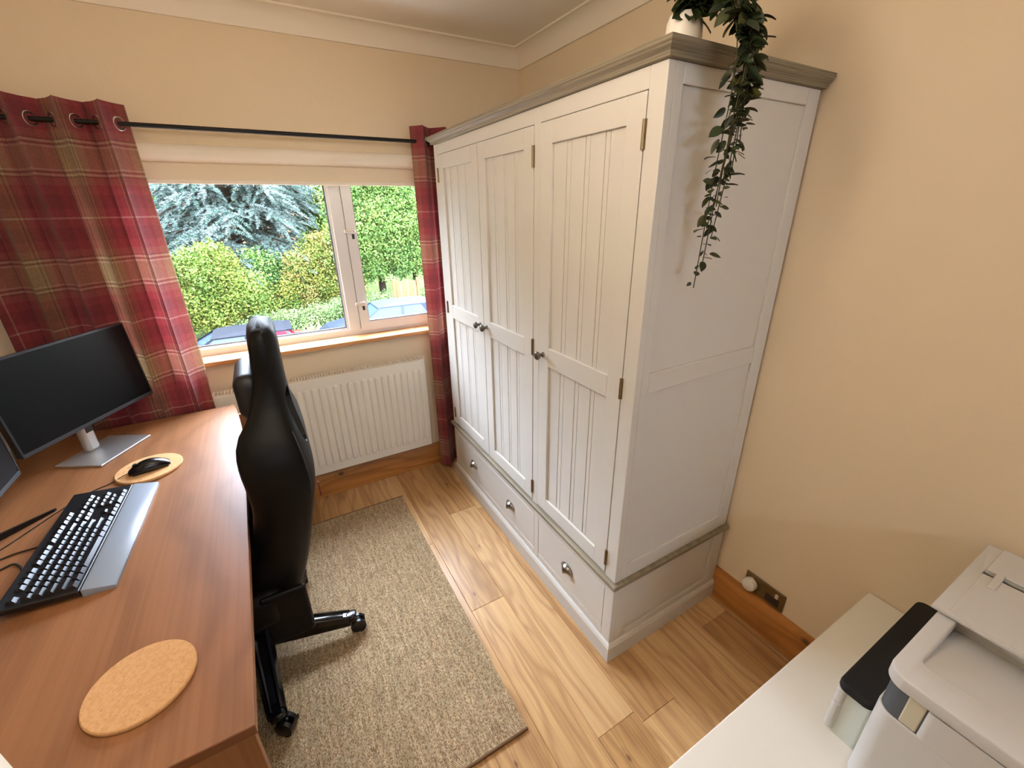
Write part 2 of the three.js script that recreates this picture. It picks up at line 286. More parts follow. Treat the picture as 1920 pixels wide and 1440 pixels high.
function curtain(label, xr, folds, period, A, group, opts = {}) {
  const g = thing('curtain', label, 'curtain', [0, 0, 0], 0, group), N = Math.round(folds * 28), top = 1.99, bot = opts.bottom ?? 0.03, thick = 0.0;
  // path: s counts folds from the right edge; crest (towards the room) at half-integers
  const at = (s, y) => {
    const low = smooth(1.7, 0.2, y), ph = s * 2 * Math.PI + (opts.phase ?? 0) + 0.25 * Math.sin(s * 2.3 + y * 1.1) * low, amp = A * (1 - 0.18 * low * (0.5 + 0.5 * Math.sin(s * 3.1 + 1)));
    let x = xr - s * period + 0.010 * Math.sin(ph * 2) + (opts.lean ?? 0) * (1.9 - y);
    const cs = Math.cos(ph); let z = rodZ + 0.002 - (cs > 0 ? 0.033 : amp) * cs * (1 + 0.05 * Math.sin(y * 3 + s)) + 0.006 * low * (1 + Math.sin(y * 4 + s * 5));
    if (opts.front) z = lerp(z, Math.max(z, opts.front + 0.01 * Math.cos(ph)), smooth(0.95, 0.8, y));
    return [x, z];
  };
  let len = 0, acc = [0]; for (let i = 1; i <= N; i++) { const a = at((i - 1) / N * folds, 1.2), b = at(i / N * folds, 1.2); len += Math.hypot(a[0] - b[0], a[1] - b[1]); acc.push(len); }
  mesh('cloth', sheet(N, 50, (u, v) => { const y = lerp(bot, top, v), [x, z] = at(u * folds, y); return [x, y + (v === 1 ? 0 : 0), z, (opts.u0 ?? 0) - acc[Math.round(u * N)] / 0.41, (y - 1.80) / 0.41 + 0.5]; }), MAT.cloth, g);
  for (let k = 0; k < folds * 2; k++) { const s = (k + 0.5) / 2 - ((opts.phase ?? 0) / (2 * Math.PI)); if (s < 0.1 || s > folds - 0.1) continue; const a = at(s - 0.01, rodY), b = at(s + 0.01, rodY); const r = mesh('eyelet', ringGeo, MAT.steel, g, at(s, rodY)[0], rodY, rodZ); r.rotation.y = Math.atan2(-(b[1] - a[1]), b[0] - a[0]); }
  return g;
}
curtain('red and tan plaid eyelet curtain drawn to the left, behind the monitor', -1.803, 4.6, 0.122, 0.062, 'plaid curtains', { front: 0.115, phase: 0.5, u0: 0.12 });
curtain('red and tan plaid eyelet curtain hanging between the radiator and the wardrobe', -0.455, 1.9, 0.118, 0.045, 'plaid curtains', { phase: -0.4, u0: 0.3, bottom: 0.025 });

// ------------------------------------------------------------------ radiator
{
  const x0 = -1.80, x1 = -0.735, y0 = 0.2, y1 = 0.785, zb = 0.032, zf = 0.094, g = thing('radiator', 'white ribbed panel radiator under the garden window', 'radiator', [x0, y0, 0]);
  const W = x1 - x0, H = y1 - y0;
  mesh('front_panel', bounds(0, W, 0, H - 0.006, zf - 0.012, zf, 0.005, 3), MAT.radiator, g);
  mesh('back_panel', bounds(0.01, W - 0.01, 0.01, H - 0.02, zb, zb + 0.01), MAT.radiator, g);
  mesh('side_panel', bounds(W - 0.004, W + 0.002, 0.02, H, zb, zf - 0.004, 0.002), MAT.radiator, g);
  mesh('side_panel', bounds(-0.002, 0.004, 0.02, H, zb, zf - 0.004, 0.002), MAT.radiator, g);
  const pitch = 0.0372, n = Math.floor((W - 0.03) / pitch);
  const rib = (() => { const hh = H - 0.105, r = 0.0142; const s = new THREE.Shape(); s.absarc(0, hh / 2 - r, r, 0, Math.PI, false); s.absarc(0, -hh / 2 + r, r, Math.PI, 2 * Math.PI, false); return new THREE.ExtrudeGeometry(s, { depth: 0.001, bevelEnabled: true, bevelThickness: 0.010, bevelSize: 0.0095, bevelOffset: -0.0095, bevelSegments: 3, curveSegments: 5 }); })();
  for (let k = 0; k < n; k++) mesh('rib', rib, MAT.radiator, g, W - 0.028 - k * pitch, H / 2 - 0.004, zf - 0.002);
  const bars = [bounds(0, W, H - 0.004, H, zf - 0.008, zf - 0.004), bounds(0, W, H - 0.004, H, zb, zb + 0.004)];
  for (let x = 0.004; x < W; x += 0.0145) bars.push(bounds(x, x + 0.007, H - 0.0045, H - 0.0005, zb + 0.003, zf - 0.005));
  mesh('top_grille', merge(bars), MAT.radiator, g);
  mesh('bracket', bounds(W - 0.25, W - 0.22, 0.05, H - 0.05, 0.0, zb), MAT.radiator, g); mesh('bracket', bounds(0.22, 0.25, 0.05, H - 0.05, 0.0, zb), MAT.radiator, g);
}

// ------------------------------------------------------------------ wardrobe
{
  const g = thing('wardrobe', 'white three-door wardrobe with grooved doors, grey-brown wooden cornice and bottom drawers', 'wardrobe');
  const FX = -0.617, BX = -0.012, Z0 = 0.2016, Z1 = 1.654, W = MAT.white;
  // plinth, lower box, ledge, upper box
  const ring = (o, y0, y1, r, name, mat, uvAxis) => mesh(name, uvAxis ? metreUV(bounds(FX - o, BX, y0, y1, Z0 - o, Z1 + o, r, 3), 4, 0.7, 'z') : bounds(FX - o, BX, y0, y1, Z0 - o, Z1 + o, r, 3), mat, g);
  { // plinth with sloped and stepped top edge
    const pl = (o, y0, y1, oo) => { const x0 = FX - o, z0 = Z0 - o, z1 = Z1 + o, X0 = FX - oo, A = Z0 - oo, B = Z1 + oo; return new ConvexGeometry([V3(x0, y0, z0), V3(x0, y0, z1), V3(BX, y0, z1), V3(BX, y0, z0), V3(X0, y1, A), V3(X0, y1, B), V3(BX, y1, B), V3(BX, y1, A)]); };
    mesh('plinth', metreUV(merge([pl(0.011, 0, 0.068, 0.011), pl(0.011, 0.068, 0.074, 0.008), pl(0.008, 0.074, 0.078, 0.008), pl(0.008, 0.078, 0.086, 0.001)])), W, g);
  }
  mesh('lower_carcass', bounds(FX + 0.02, BX, 0.08, 0.366, Z0 + 0.008, Z1 - 0.008), W, g);
  // lower front frame and side frames
  const bar = (name, x0, x1, y0, y1, z0, z1, r = 0.0022) => mesh(name, bounds(x0, x1, y0, y1, z0, z1, r, 1), W, g);
  for (const [a, b] of [[Z0, 0.2455], [1.131, 1.166], [1.609, Z1]]) bar('drawer_stile', FX, FX + 0.022, 0.086, 0.366, a, b);
  for (const [a, b] of [[0.2455, 1.131], [1.166, 1.609]]) { bar('drawer_rail', FX, FX + 0.022, 0.086, 0.120, a, b); bar('drawer_rail', FX, FX + 0.022, 0.322, 0.366, a, b); }
  for (const [z, s] of [[Z1, 1], [Z0, -1]]) { const a = Math.min(z, z - s * 0.009), b = Math.max(z, z - s * 0.009);
    bar('side_stile', FX + 0.022, FX + 0.066, 0.086, 0.366, a, b); bar('side_stile', -0.075, BX, 0.086, 0.366, a, b); bar('side_rail', FX + 0.066, -0.075, 0.086, 0.112, a, b); }
  // drawers with cup handles
  const cup = (() => { // half dome, open below
    const o = sheet(20, 10, (u, v) => { const a = Math.PI * u, e = v * Math.PI / 2; const rz = 0.037 * Math.cos(a), ry = 0.026 * Math.sin(a); return [-0.026 * Math.sin(e) * (0.35 + 0.65 * Math.sin(a)), ry * Math.cos(e) * 1.0, rz * Math.cos(e * 0.92)]; });
    return o; })();
  MAT.cup = M(0x9a948c, 0.28, { metalness: 1, side: THREE.DoubleSide });
  for (const [a, b, hs] of [[0.2455, 1.131, [0.479, 0.91]], [1.166, 1.609, [1.387]]]) {
    const d = mesh('drawer', bounds(FX + 0.0005, FX + 0.02, 0.1215, 0.3205, a + 0.0018, b - 0.0018, 0.003, 2), W, g);
    for (const z of hs) { const c = mesh('cup_handle', merge([cup.clone(), sheet(20, 1, (u, v) => { const t = Math.PI * u; return [-0.001, 0.03 * Math.sin(t) * (v ? 1 : 0.8) - 0.0, 0.043 * Math.cos(t) * (v ? 1 : 0.8)]; })]), MAT.cup, d, FX, 0.208, z); c.scale.y = 1.25; c.userData.label = 'satin metal cup handle'; }
  }
  // ledge
  mesh('ledge', metreUV(bounds(FX - 0.0165, BX + 0.006, 0.366, 0.386, Z0 - 0.016, Z1 + 0.0163, 0.006, 3), 4, 0.7, 'z'), MAT.greyWood, g);
  // upper box
  mesh('upper_carcass', bounds(FX + 0.024, BX, 0.386, 1.896, Z0 + 0.012, Z1 - 0.012), W, g);
  for (const [a, b] of [[Z0, 0.2465], [1.118, 1.1575], [1.602, Z1]]) bar('front_stile', FX, FX + 0.024, 0.386, 1.896, a, b);
  for (const [a, b] of [[0.2465, 1.118], [1.1575, 1.602]]) { bar('top_rail', FX, FX + 0.024, 1.8505, 1.896, a, b); bar('bottom_rail', FX + 0.004, FX + 0.024, 0.386, 0.394, a, b, 0.001); }
  for (const [z, s] of [[Z1, 1], [Z0, -1]]) { const a = Math.min(z, z - s * 0.012), b = Math.max(z, z - s * 0.012);
    const sb = (n, x0, x1, y0, y1) => bar(n, x0, x1, y0, y1, a, b);
    sb('side_stile', FX + 0.024, FX + 0.0525, 0.386, 1.896); sb('side_stile', -0.070, BX, 0.386, 1.896);
    sb('side_rail', FX + 0.0525, -0.070, 1.855, 1.896); sb('side_rail', FX + 0.0525, -0.070, 1.10, 1.16); sb('side_rail', FX + 0.0525, -0.070, 0.386, 0.448);
    for (const [y0, y1] of [[0.448, 1.10], [1.16, 1.855]]) mesh('side_panel', bounds(FX + 0.053, -0.0705, y0 + 0.0005, y1 - 0.0005, s > 0 ? Z1 - 0.014 : Z0 + 0.006, s > 0 ? Z1 - 0.006 : Z0 + 0.014, 0.0008, 1), W, g);
  }
  // cornice: moulding along front and both ends, flat wooden top
  {
    const prof = [[0, 0], [0.010, 0.001], [0.0125, 0.006], [0.0125, 0.010], [0.018, 0.014], [0.0235, 0.0175], [0.0235, 0.021], [0.027, 0.024], [0.027, 0.0335], [0, 0.0335]];
    const n = prof.length - 1, y = 1.8965;
    const f = sheet(n, 1, (u, v) => { const [o, h] = prof[Math.round(u * n)]; return [FX - o, y + h, v ? Z1 + o : Z0 - o, o * 30 + h * 30, v ? Z1 : Z0]; });
    const e1 = sheet(n, 1, (u, v) => { const [o, h] = prof[Math.round(u * n)]; return [v ? 0.0 - 0.004 : FX - o, y + h, Z1 + o, o * 30 + h * 30, v ? 0.6 : 0]; });
    const e0 = sheet(n, 1, (u, v) => { const [o, h] = prof[Math.round(u * n)]; return [v ? FX - o : -0.004, y + h, Z0 - o, o * 30 + h * 30, v ? 0.6 : 0]; });
    const endCap = new THREE.ShapeGeometry(new THREE.Shape(prof.map(([o, h]) => new THREE.Vector2(o, h)))); endCap.rotateY(-Math.PI / 2).translate(-0.004, y, Z1); // closes the end against the wall
    const cor = mesh('cornice', toCreasedNormals(merge([f, e1, e0, endCap, bounds(FX, -0.004, y, y + 0.0334, Z0, Z1)]), 0.5), M(0xffffff, 0.55, { map: greyWoodTex, side: THREE.DoubleSide }), g);
    cor.userData.label = 'grey-brown wooden cornice';
  }
  // doors
  const knob = lathe([[0, -0.001], [0.010, -0.001], [0.010, 0.002], [0.006, 0.006], [0.006, 0.014], [0.0125, 0.020], [0.0165, 0.026], [0.0155, 0.031], [0.010, 0.0345], [0, 0.036]], 24).rotateZ(Math.PI / 2);
  const door = (a, b, knobZ, hingeZ) => {
    const d = new THREE.Group(); d.name = 'door'; g.add(d); const y0 = 0.3955, y1 = 1.8485, st = 0.0615, x0 = FX - 0.0015, x1 = FX + 0.0185;
    const q = (n, ya, yb, za, zb) => mesh(n, bounds(x0, x1, ya, yb, za, zb, 0.0016, 1), W, d);
    q('stile', y0, y1, a, a + st); q('stile', y0, y1, b - st, b);
    q('rail', 1.787, y1, a + st, b - st); q('rail', 1.058, 1.13, a + st, b - st); q('rail', y0, 0.4585, a + st, b - st);
    const pa = a + st, pb = b - st, w = pb - pa, xs = x0 + 0.008, cuts = [0, 0.213, 0.283, 0.485, 0.55, 0.745, 0.806, 1];
    for (const [ya, yb] of [[0.4585, 1.058], [1.13, 1.787]]) {
      mesh('backing', bounds(xs + 0.004, x1 - 0.001, ya, yb, pa, pb), W, d);
      for (let k = 0; k < 7; k++) mesh(k % 2 ? 'bead_strip' : 'board', bounds(xs + (k % 2 ? 0.0006 : 0), xs + 0.006, ya - 0.0005, yb + 0.0005, pa + w * cuts[k] + 0.0011, pa + w * cuts[k + 1] - 0.0011, 0.0016, 1), W, d);
    }
    const kb = mesh('knob', knob, MAT.knob, d, x0, 1.0985, knobZ); kb.userData.label = 'pewter knob';
    for (const y of [1.76, 1.109, 0.4655]) mesh('hinge', merge([cyl(0.004, 0.004, 0.064, 10).translate(x0 - 0.0025, y, hingeZ), bounds(x0 - 0.001, x0 + 0.002, y - 0.032, y + 0.032, hingeZ - 0.004, hingeZ + 0.006)]), MAT.brass, d);
  };
  door(0.2485, 0.690, 0.655, 0.2475); door(0.6945, 1.1155, 0.7235, 1.117); door(1.1595, 1.6, 1.189, 1.601);
}

// ------------------------------------------------------------------ trailing plant on the wardrobe
{
  const px = -0.472, pz = 1.555, py = 1.93, g = thing('trailing_plant', 'trailing artificial green plant in a white pot on the wardrobe', 'plant', [px, py, pz]);
  mesh('pot', lathe([[0, 0], [0.03, 0], [0.039, 0.015], [0.043, 0.045], [0.041, 0.075], [0.035, 0.09], [0.031, 0.09], [0.034, 0.07], [0, 0.07]], 36), M(0xf3ede2, 0.35), g);
  const leafG = (L, Wd, curl) => { const n = 6; return sheet(4, n, (u, v) => { const s = (u - 0.5) * 2, w = Wd * Math.pow(Math.sin(Math.PI * Math.min(1, v * 0.93 + 0.05)), 0.75) * (1 - 0.25 * v); return [s * w, 0.18 * Wd * Math.abs(s) - curl * v * v, v * L]; }); };
  const leaves = [leafG(0.038, 0.0135, 0.006), leafG(0.032, 0.0125, 0.003), leafG(0.044, 0.0145, 0.011), leafG(0.024, 0.0085, 0.003)];
  const mats = [[0.018, 0.030, 0.009], [0.026, 0.042, 0.011], [0.045, 0.052, 0.015], [0.014, 0.020, 0.008], [0.075, 0.078, 0.018]].map((c) => new THREE.MeshPhysicalMaterial({ color: new THREE.Color(...c), roughness: 0.5, side: THREE.DoubleSide }));
  const stemM = new THREE.MeshStandardMaterial({ color: new THREE.Color(0.06, 0.055, 0.022), roughness: 0.7 });
  const q = new THREE.Quaternion(), up = V3(0, 1, 0), e = new THREE.Euler();
  const strand = (pts, r, density, scale = 1) => {
    const c = new THREE.CatmullRomCurve3(pts.map((p) => V3(p[0] - px, p[1] - py, p[2] - pz))), L = c.getLength();
    mesh('stem', new THREE.TubeGeometry(c, 28, r, 5, false), stemM, g);
    const n = Math.round(L * density);
    for (let k = 0; k < n; k++) {
      const t = (k + rnd() * 0.7) / n; if (t < 0.03) continue; const p = c.getPointAt(clamp(t)), a = rr(0, Math.PI * 2), tan = c.getTangentAt(clamp(t));
      const out = V3(Math.cos(a), rr(-0.75, 0.25), Math.sin(a)); if (p.z + pz > 1.69 && out.z < -0.2) out.z *= 0.3; out.normalize();
      const m = new THREE.Mesh(leaves[Math.floor(rnd() * (t > 0.8 ? 4 : 3.4)) % 4], mats[Math.floor(rnd() * 4.4) % 5]); m.name = 'leaf'; flags(m);
      const pet = rr(0.002, 0.014) * scale; m.position.copy(p).addScaledVector(out, pet);
      m.up.set(rr(-0.5, 0.5), 1, rr(-0.3, 0.9)); m.lookAt(m.position.clone().add(out)); m.rotateZ(rr(-0.8, 0.8)); m.scale.setScalar(scale * rr(0.8, 1.25) * (1 - 0.42 * t)); g.add(m);
    }
  };
  // strands fall over the end of the wardrobe in front of its side panel
  const tips = [[-0.497, 1.405, 1.705, 1], [-0.49, 1.46, 1.715, 1], [-0.478, 1.53, 1.72, 1], [-0.484, 1.60, 1.725, 1], [-0.462, 1.66, 1.735, 1], [-0.50, 1.55, 1.72, 0.95], [-0.455, 1.73, 1.74, 1.1], [-0.50, 1.70, 1.74, 1.1], [-0.475, 1.78, 1.745, 1.15], [-0.452, 1.83, 1.745, 1.15], [-0.51, 1.82, 1.745, 1.15], [-0.535, 1.87, 1.74, 1.15], [-0.44, 1.88, 1.735, 1.15]];
  tips.forEach(([tx, ty, tz, s], i) => {
    const bx = lerp(-0.515, -0.445, (i * 0.381) % 1), bz = 1.735 + 0.02 * ((i * 0.618) % 1);
    strand([[px + rr(-0.02, 0.02), 2.03, 1.56], [lerp(px, bx, 0.6), 2.075 + rr(-0.02, 0.02), 1.63], [bx, 2.0, 1.705], [bx + rr(-0.01, 0.01), 1.9 + 0.02 * rnd(), bz], [lerp(bx, tx, 0.5) + rr(-0.008, 0.008), lerp(1.9, ty, 0.5), lerp(bz, tz, 0.5)], [tx, ty, tz]], 0.0013, i < 6 ? 62 : 76, s);
  });
  for (let i = 0; i < 8; i++) { const a = rr(0, 6.28), R = rr(0.03, 0.075); strand([[px, 2.01, 1.575], [px + R * 0.5 * Math.cos(a), 2.07, 1.58 + R * 0.5 * Math.sin(a)], [px + R * Math.cos(a) - 0.02, 2.08 + rr(-0.03, 0.05), 1.60 + R * Math.sin(a) + 0.03]], 0.0012, 95, 1.15); }
  // the 300 largest leaves in view stay single pieces, the rest (mostly above the picture) are joined
  const all = g.children.filter((c) => c.name === 'leaf').map((m) => [m, (m.position.y > 0.075 ? 0 : 10) + m.scale.x]).sort((a, b) => b[1] - a[1]).map((a) => a[0]), rest = all.slice(300);
  if (rest.length) { const gs = rest.map((m) => { m.updateMatrix(); g.remove(m); return m.geometry.clone().applyMatrix4(m.matrix); }); mesh('small_leaves', merge(gs), mats[1], g).userData.kind = 'stuff'; }
}

// ------------------------------------------------------------------ rug
{
  const Wt = 1024, CU = 150, CV = 96;
  const cell = (u, v) => { const r = Math.floor(v * CV), off = (r % 2) * 0.5 + 0.35 * Math.sin(r * 1.7), c = Math.floor(u * CU + off + 2), fu = (u * CU + off + 2) % 1, fv = (v * CV) % 1; return [((c % CU) + CU) % CU, r, fu, fv]; };
  const rugTex = texture(Wt, Wt, (u, v) => {
    const [c, r, fu, fv] = cell(u, v), k = hash(c, r, 9), k2 = hash(c, r, 19), strand = 0.9 + 0.2 * vnoise(u * CU * 0.7, v * 12, 105, 12, 5);
    const base = k < 0.45 ? [219, 189, 147] : k < 0.75 ? [197, 164, 121] : k < 0.9 ? [167, 133, 93] : [235, 211, 171];
    const edge = smooth(0, 0.3, Math.min(fu, 1 - fu)) * smooth(0, 0.25, Math.min(fv, 1 - fv)); return mul3(base, (0.78 + 0.22 * edge) * (0.95 + 0.1 * k2) * strand); });
  const rugBump = texture(Wt, Wt, (u, v) => { const [, , fu, fv] = cell(u, v); return Math.sin(fu * Math.PI) * Math.sin(fv * Math.PI); }, false);
  const g = thing('rug', 'flat-woven brown and beige rug under the desk chair', 'rug', [-1.006, 0, 0.262]);
  const m = M(0xffffff, 0.95, { map: rugTex, bumpMap: rugBump, bumpScale: 0.003 });
  const L = 1.442, Wd = 1.2, ang = 0; const top = metreUV(bounds(-Wd, 0, 0.001, 0.0085, 0, L, 0.003, 2), 2.1); mesh('pile', top, m, g);
  mesh('binding', metreUV(merge([bounds(-Wd - 0.002, 0.002, 0.0005, 0.0098, L - 0.007, L + 0.002, 0.003), bounds(-Wd - 0.002, 0.002, 0.0005, 0.0098, -0.002, 0.007, 0.003)]), 20), M(0x6f5236, 0.95), g);
}

// ------------------------------------------------------------------ desk
const DY = 0.75;
{
  const g = thing('desk', 'brown wood-effect desk with a rounded inner corner by the window', 'desk');
  const right = [[-1.640, 1.795], [-1.648, 1.40], [-1.6575, 1.0], [-1.665, 0.70], [-1.678, 0.45], [-1.70, 0.24], [-1.715, 0.16]], left = [[-2.42, 0.16], [-2.42, 1.795]];
  const s = new THREE.Shape(); s.moveTo(right[0][0], -right[0][1]); s.splineThru(right.slice(1).map((p) => new THREE.Vector2(p[0], -p[1]))); for (const p of left) s.lineTo(p[0], -p[1]); s.closePath();
  const top = new THREE.ExtrudeGeometry(s, { depth: 0.022, bevelEnabled: true, bevelSize: 0.0015, bevelOffset: -0.0015, bevelThickness: 0.0015, bevelSegments: 2, curveSegments: 6 }).rotateX(-Math.PI / 2).translate(0, DY - 0.0235, 0);
  mesh('desktop', metreUV(top, 1.1, 0.7, 'z'), MAT.desk, g);
  const shadedEdgeM = M(0x74452a, 0.5); mesh('edge_band', bounds(-2.42, -1.642, DY - 0.0232, DY - 0.0012, 1.7945, 1.7962, 0.0006), shadedEdgeM, g).userData.label = 'edge strip with shade in its brown colour';  // strip coloured darker than the desk top to stand in for shade
  const end = (z) => mesh('end_panel', metreUV(bounds(-2.40, -1.672, 0.0105, DY - 0.024, z - 0.022, z, 0.002), 1.1, 0.7, 'y'), MAT.desk, g);
  end(1.70); end(0.24).scale.set(1, 1, 1);
  mesh('back_panel', metreUV(bounds(-2.39, -2.37, 0.25, DY - 0.024, 0.24, 1.743), 1.1, 0.7, 'z'), MAT.desk, g);
}

// ------------------------------------------------------------------ things on the desk
const cork = (() => { const t = texture(256, 256, (u, v) => { const n = fbm(u, v, 28, 28, 61, 3), m = fbm(u, v, 70, 70, 71, 2); let c = mix3([214, 166, 112], [206, 157, 102], smooth(0.35, 0.75, n)); if (m > 0.74) c = mix3(c, [176, 126, 78], 0.5); return c; }); return M(0xffffff, 0.85, { map: t, bumpMap: t, bumpScale: 0.0006 }); })();
function corkDisc(label, x, z, r) { const h = 0.0095, d = metreUV(toCreasedNormals(lathe([[0, 0], [r - 0.002, 0], [r, 0.002], [r, h - 0.0022], [r - 0.0022, h], [0, h]], 72), 0.6), 6); const m = tagMesh('cork_mat', d, cork, label, 'mat', 'round cork mats'); m.position.set(x, DY, z); return m; }
corkDisc('round cork mat lying empty near the front corner of the desk', -1.831, 1.603, 0.090);
corkDisc('round cork mat under the black computer mouse', -1.962, 0.653, 0.098);

function monitor(label, pos, turn, opts) {
  const g = thing('computer_monitor', label, 'monitor', pos, turn); // local: screen faces +z, x to its right
  const W = 0.535, H = 0.316, cy = opts.bottom + H / 2 - pos[1], head = new THREE.Group(); head.name = 'screen_head'; head.position.set(0, cy, opts.ahead ?? 0.055); head.rotation.x = -(opts.tilt ?? 0.05); g.add(head);
  mesh('housing', rbox(W, H, 0.022, 0.005, 3).translate(0, 0, -0.013), MAT.blackPlastic, head);
  mesh('rear_cover', rbox(W * 0.6, H * 0.62, 0.03, 0.012, 3).translate(0, -0.01, -0.032), MAT.blackPlastic, head);
  mesh('bezel', frameRect(-W / 2, W / 2, -H / 2, H / 2, 0.0065, -0.003, 0.0015, 0.001), M(0x16191d, 0.4), head);
  mesh('chin', bounds(-W / 2 + 0.004, W / 2 - 0.004, -H / 2 + 0.002, -H / 2 + 0.013, -0.002, 0.0018, 0.0008), M(0x2a2f36, 0.35), head);
  const d = mesh('display', bounds(-W / 2 + 0.0065, W / 2 - 0.0065, -H / 2 + 0.013, H / 2 - 0.0065, -0.004, 0.0004), P(0x030506, 0.4, { specularIntensity: 0.28 }), head); d.userData.label = 'black matt display, switched off';
  return g;
}
{ // main monitor on its aluminium stand, turned towards the chair
  const turn = Math.PI / 2 - THREE.MathUtils.degToRad(29.5), g = monitor('wide black monitor on an aluminium stand, in front of the plaid curtain', [-2.181, DY, 0.375], turn, { bottom: 0.8805, ahead: 0.058, tilt: 0.07 });
  const base = mesh('base_plate', rbox(0.232, 0.008, 0.172, 0.003, 2), MAT.alu, g, 0.0, 0.004, 0.05); base.userData.label = 'flat aluminium base';
  const col = new THREE.Shape(); col.absarc(0, 0, 0.022, 0, Math.PI * 2); mesh('column', rbox(0.05, 0.26, 0.034, 0.015, 4), MAT.alu, g, 0, 0.136, 0.0);
  mesh('cable_ring', rbox(0.03, 0.03, 0.006, 0.002).translate(0, 0, 0), MAT.blackPlastic, g, 0.004, 0.10, 0.0165);
  mesh('mount', rbox(0.09, 0.09, 0.04, 0.006), MAT.blackPlastic, g, 0, 0.25, 0.02);
}
{ // second monitor, mostly out of the picture
  const g = monitor('second dark monitor at the left edge, beside the keyboard', [-2.33, DY, 0.962], Math.PI / 2, { bottom: 0.858, ahead: 0.08, tilt: 0.0 });
  mesh('column', rbox(0.045, 0.3, 0.03, 0.008, 3), MAT.blackPlastic, g, 0, 0.15, -0.005); mesh('mount', rbox(0.09, 0.09, 0.05, 0.006), MAT.blackPlastic, g, 0, 0.25, 0.03);
  const foot = (tx, tz) => new ConvexGeometry([V3(-0.018, 0.0005, -0.02), V3(0.018, 0.0005, 0.0), V3(-0.018, 0.026, -0.02), V3(0.018, 0.026, 0.0), V3(tx - 0.004, 0.0005, tz), V3(tx + 0.004, 0.0005, tz + 0.003), V3(tx - 0.004, 0.009, tz), V3(tx + 0.004, 0.009, tz + 0.003)]);
  mesh('foot', foot(0.17, 0.152), MAT.blackPlastic, g); mesh('foot', foot(-0.15, 0.11), MAT.blackPlastic, g);
}
{ // keyboard: rows run towards the window; its front with the palm rest faces the chair
  // local x = along the keyboard (to the user's right, -z in the room), local z = towards the user (+x in the room)
  const L = 0.492, D = 0.148, PR = 0.062, g = thing('keyboard', 'full-size black keyboard with a palm rest, its grey standing for reflected sky', 'keyboard', [-2.062, DY, 1.021], Math.PI / 2 - 0.035);
  const tilt = new THREE.Group(); tilt.name = 'key_deck'; tilt.rotation.x = 0.07; tilt.position.set(0, 0.019, -0.004); g.add(tilt);
  mesh('case', rbox(L, 0.016, D, 0.004, 2), MAT.blackPlastic, tilt, 0, 0, 0);
  const keyM = M(0x0c0c10, 0.3), geos = new Map(), keyGeo = (w) => { const k = w.toFixed(4); if (!geos.has(k)) { const h = 0.0085, a = w / 2 - 0.0009, d = 0.0178 / 2; const v = (x, y, z) => V3(x, y, z); geos.set(k, new ConvexGeometry([v(-a, 0, -d), v(a, 0, -d), v(a, 0, d), v(-a, 0, d), v(-a + 0.0025, h, -d + 0.0018), v(a - 0.0025, h, -d + 0.0018), v(a - 0.0025, h * 0.95, d - 0.0072), v(-a + 0.0025, h * 0.95, d - 0.0072)])); } return geos.get(k); };
  const U = 0.0197, x0 = -L / 2 + 0.014, zRow = (r) => D / 2 - 0.0155 - r * U - (r === 5 ? 0.006 : 0);
  const row = (r, start, widths) => { let x = x0 + start * U; for (const w of widths) { if (w > 0) mesh('key', keyGeo(w * U), keyM, tilt, x + w * U / 2, 0.0075, zRow(r)); x += Math.abs(w) * U; } };
  const one = (n) => Array(n).fill(1);
  row(5, 0, [1, -1, ...one(4), -0.5, ...one(4), -0.5, ...one(4), -0.25, ...one(3)]);
  row(4, 0, [...one(13), 2, -0.25, ...one(3), -0.25, ...one(4)]);
  row(3, 0, [1.5, ...one(12), 1.5, -0.25, ...one(3), -0.25, ...one(3)]);
  row(2, 0, [1.75, ...one(11), 2.25, -0.25, -3, -0.25, ...one(3), 1]);
  row(1, 0, [2.25, ...one(10), 2.75, -0.25, -1, 1, -1, -0.25, ...one(3)]);
  row(0, 0, [1.25, 1.25, 1.25, 6.25, 1.25, 1.25, 1.25, 1.25, -0.25, ...one(3), -0.25, 2, 1, 1]);
  const rest = prism([[0, 0.0005], [PR, 0.0005], [PR, 0.006], [PR - 0.002, 0.0078], [0.004, 0.0205], [0, 0.0195]], L - 0.004, 0.001).rotateY(-Math.PI / 2).scale(-1, 1, 1);
  const pr = mesh('palm_rest', toCreasedNormals(flip(rest).translate(-L / 2 + 0.002, 0, D / 2 - 0.001), 0.6), M(0x8b949e, 0.3), g); pr.userData.label = 'palm rest with reflected sky in its grey colour';  // base colour raised to pale grey in place of the sky's reflection
  mesh('back_foot', bounds(-L / 2 + 0.03, -L / 2 + 0.07, 0.0005, 0.014, -D / 2 + 0.01, -D / 2 + 0.025, 0.003), MAT.blackPlastic, g); mesh('back_foot', bounds(L / 2 - 0.07, L / 2 - 0.03, 0.0005, 0.014, -D / 2 + 0.01, -D / 2 + 0.025, 0.003), MAT.blackPlastic, g);
}
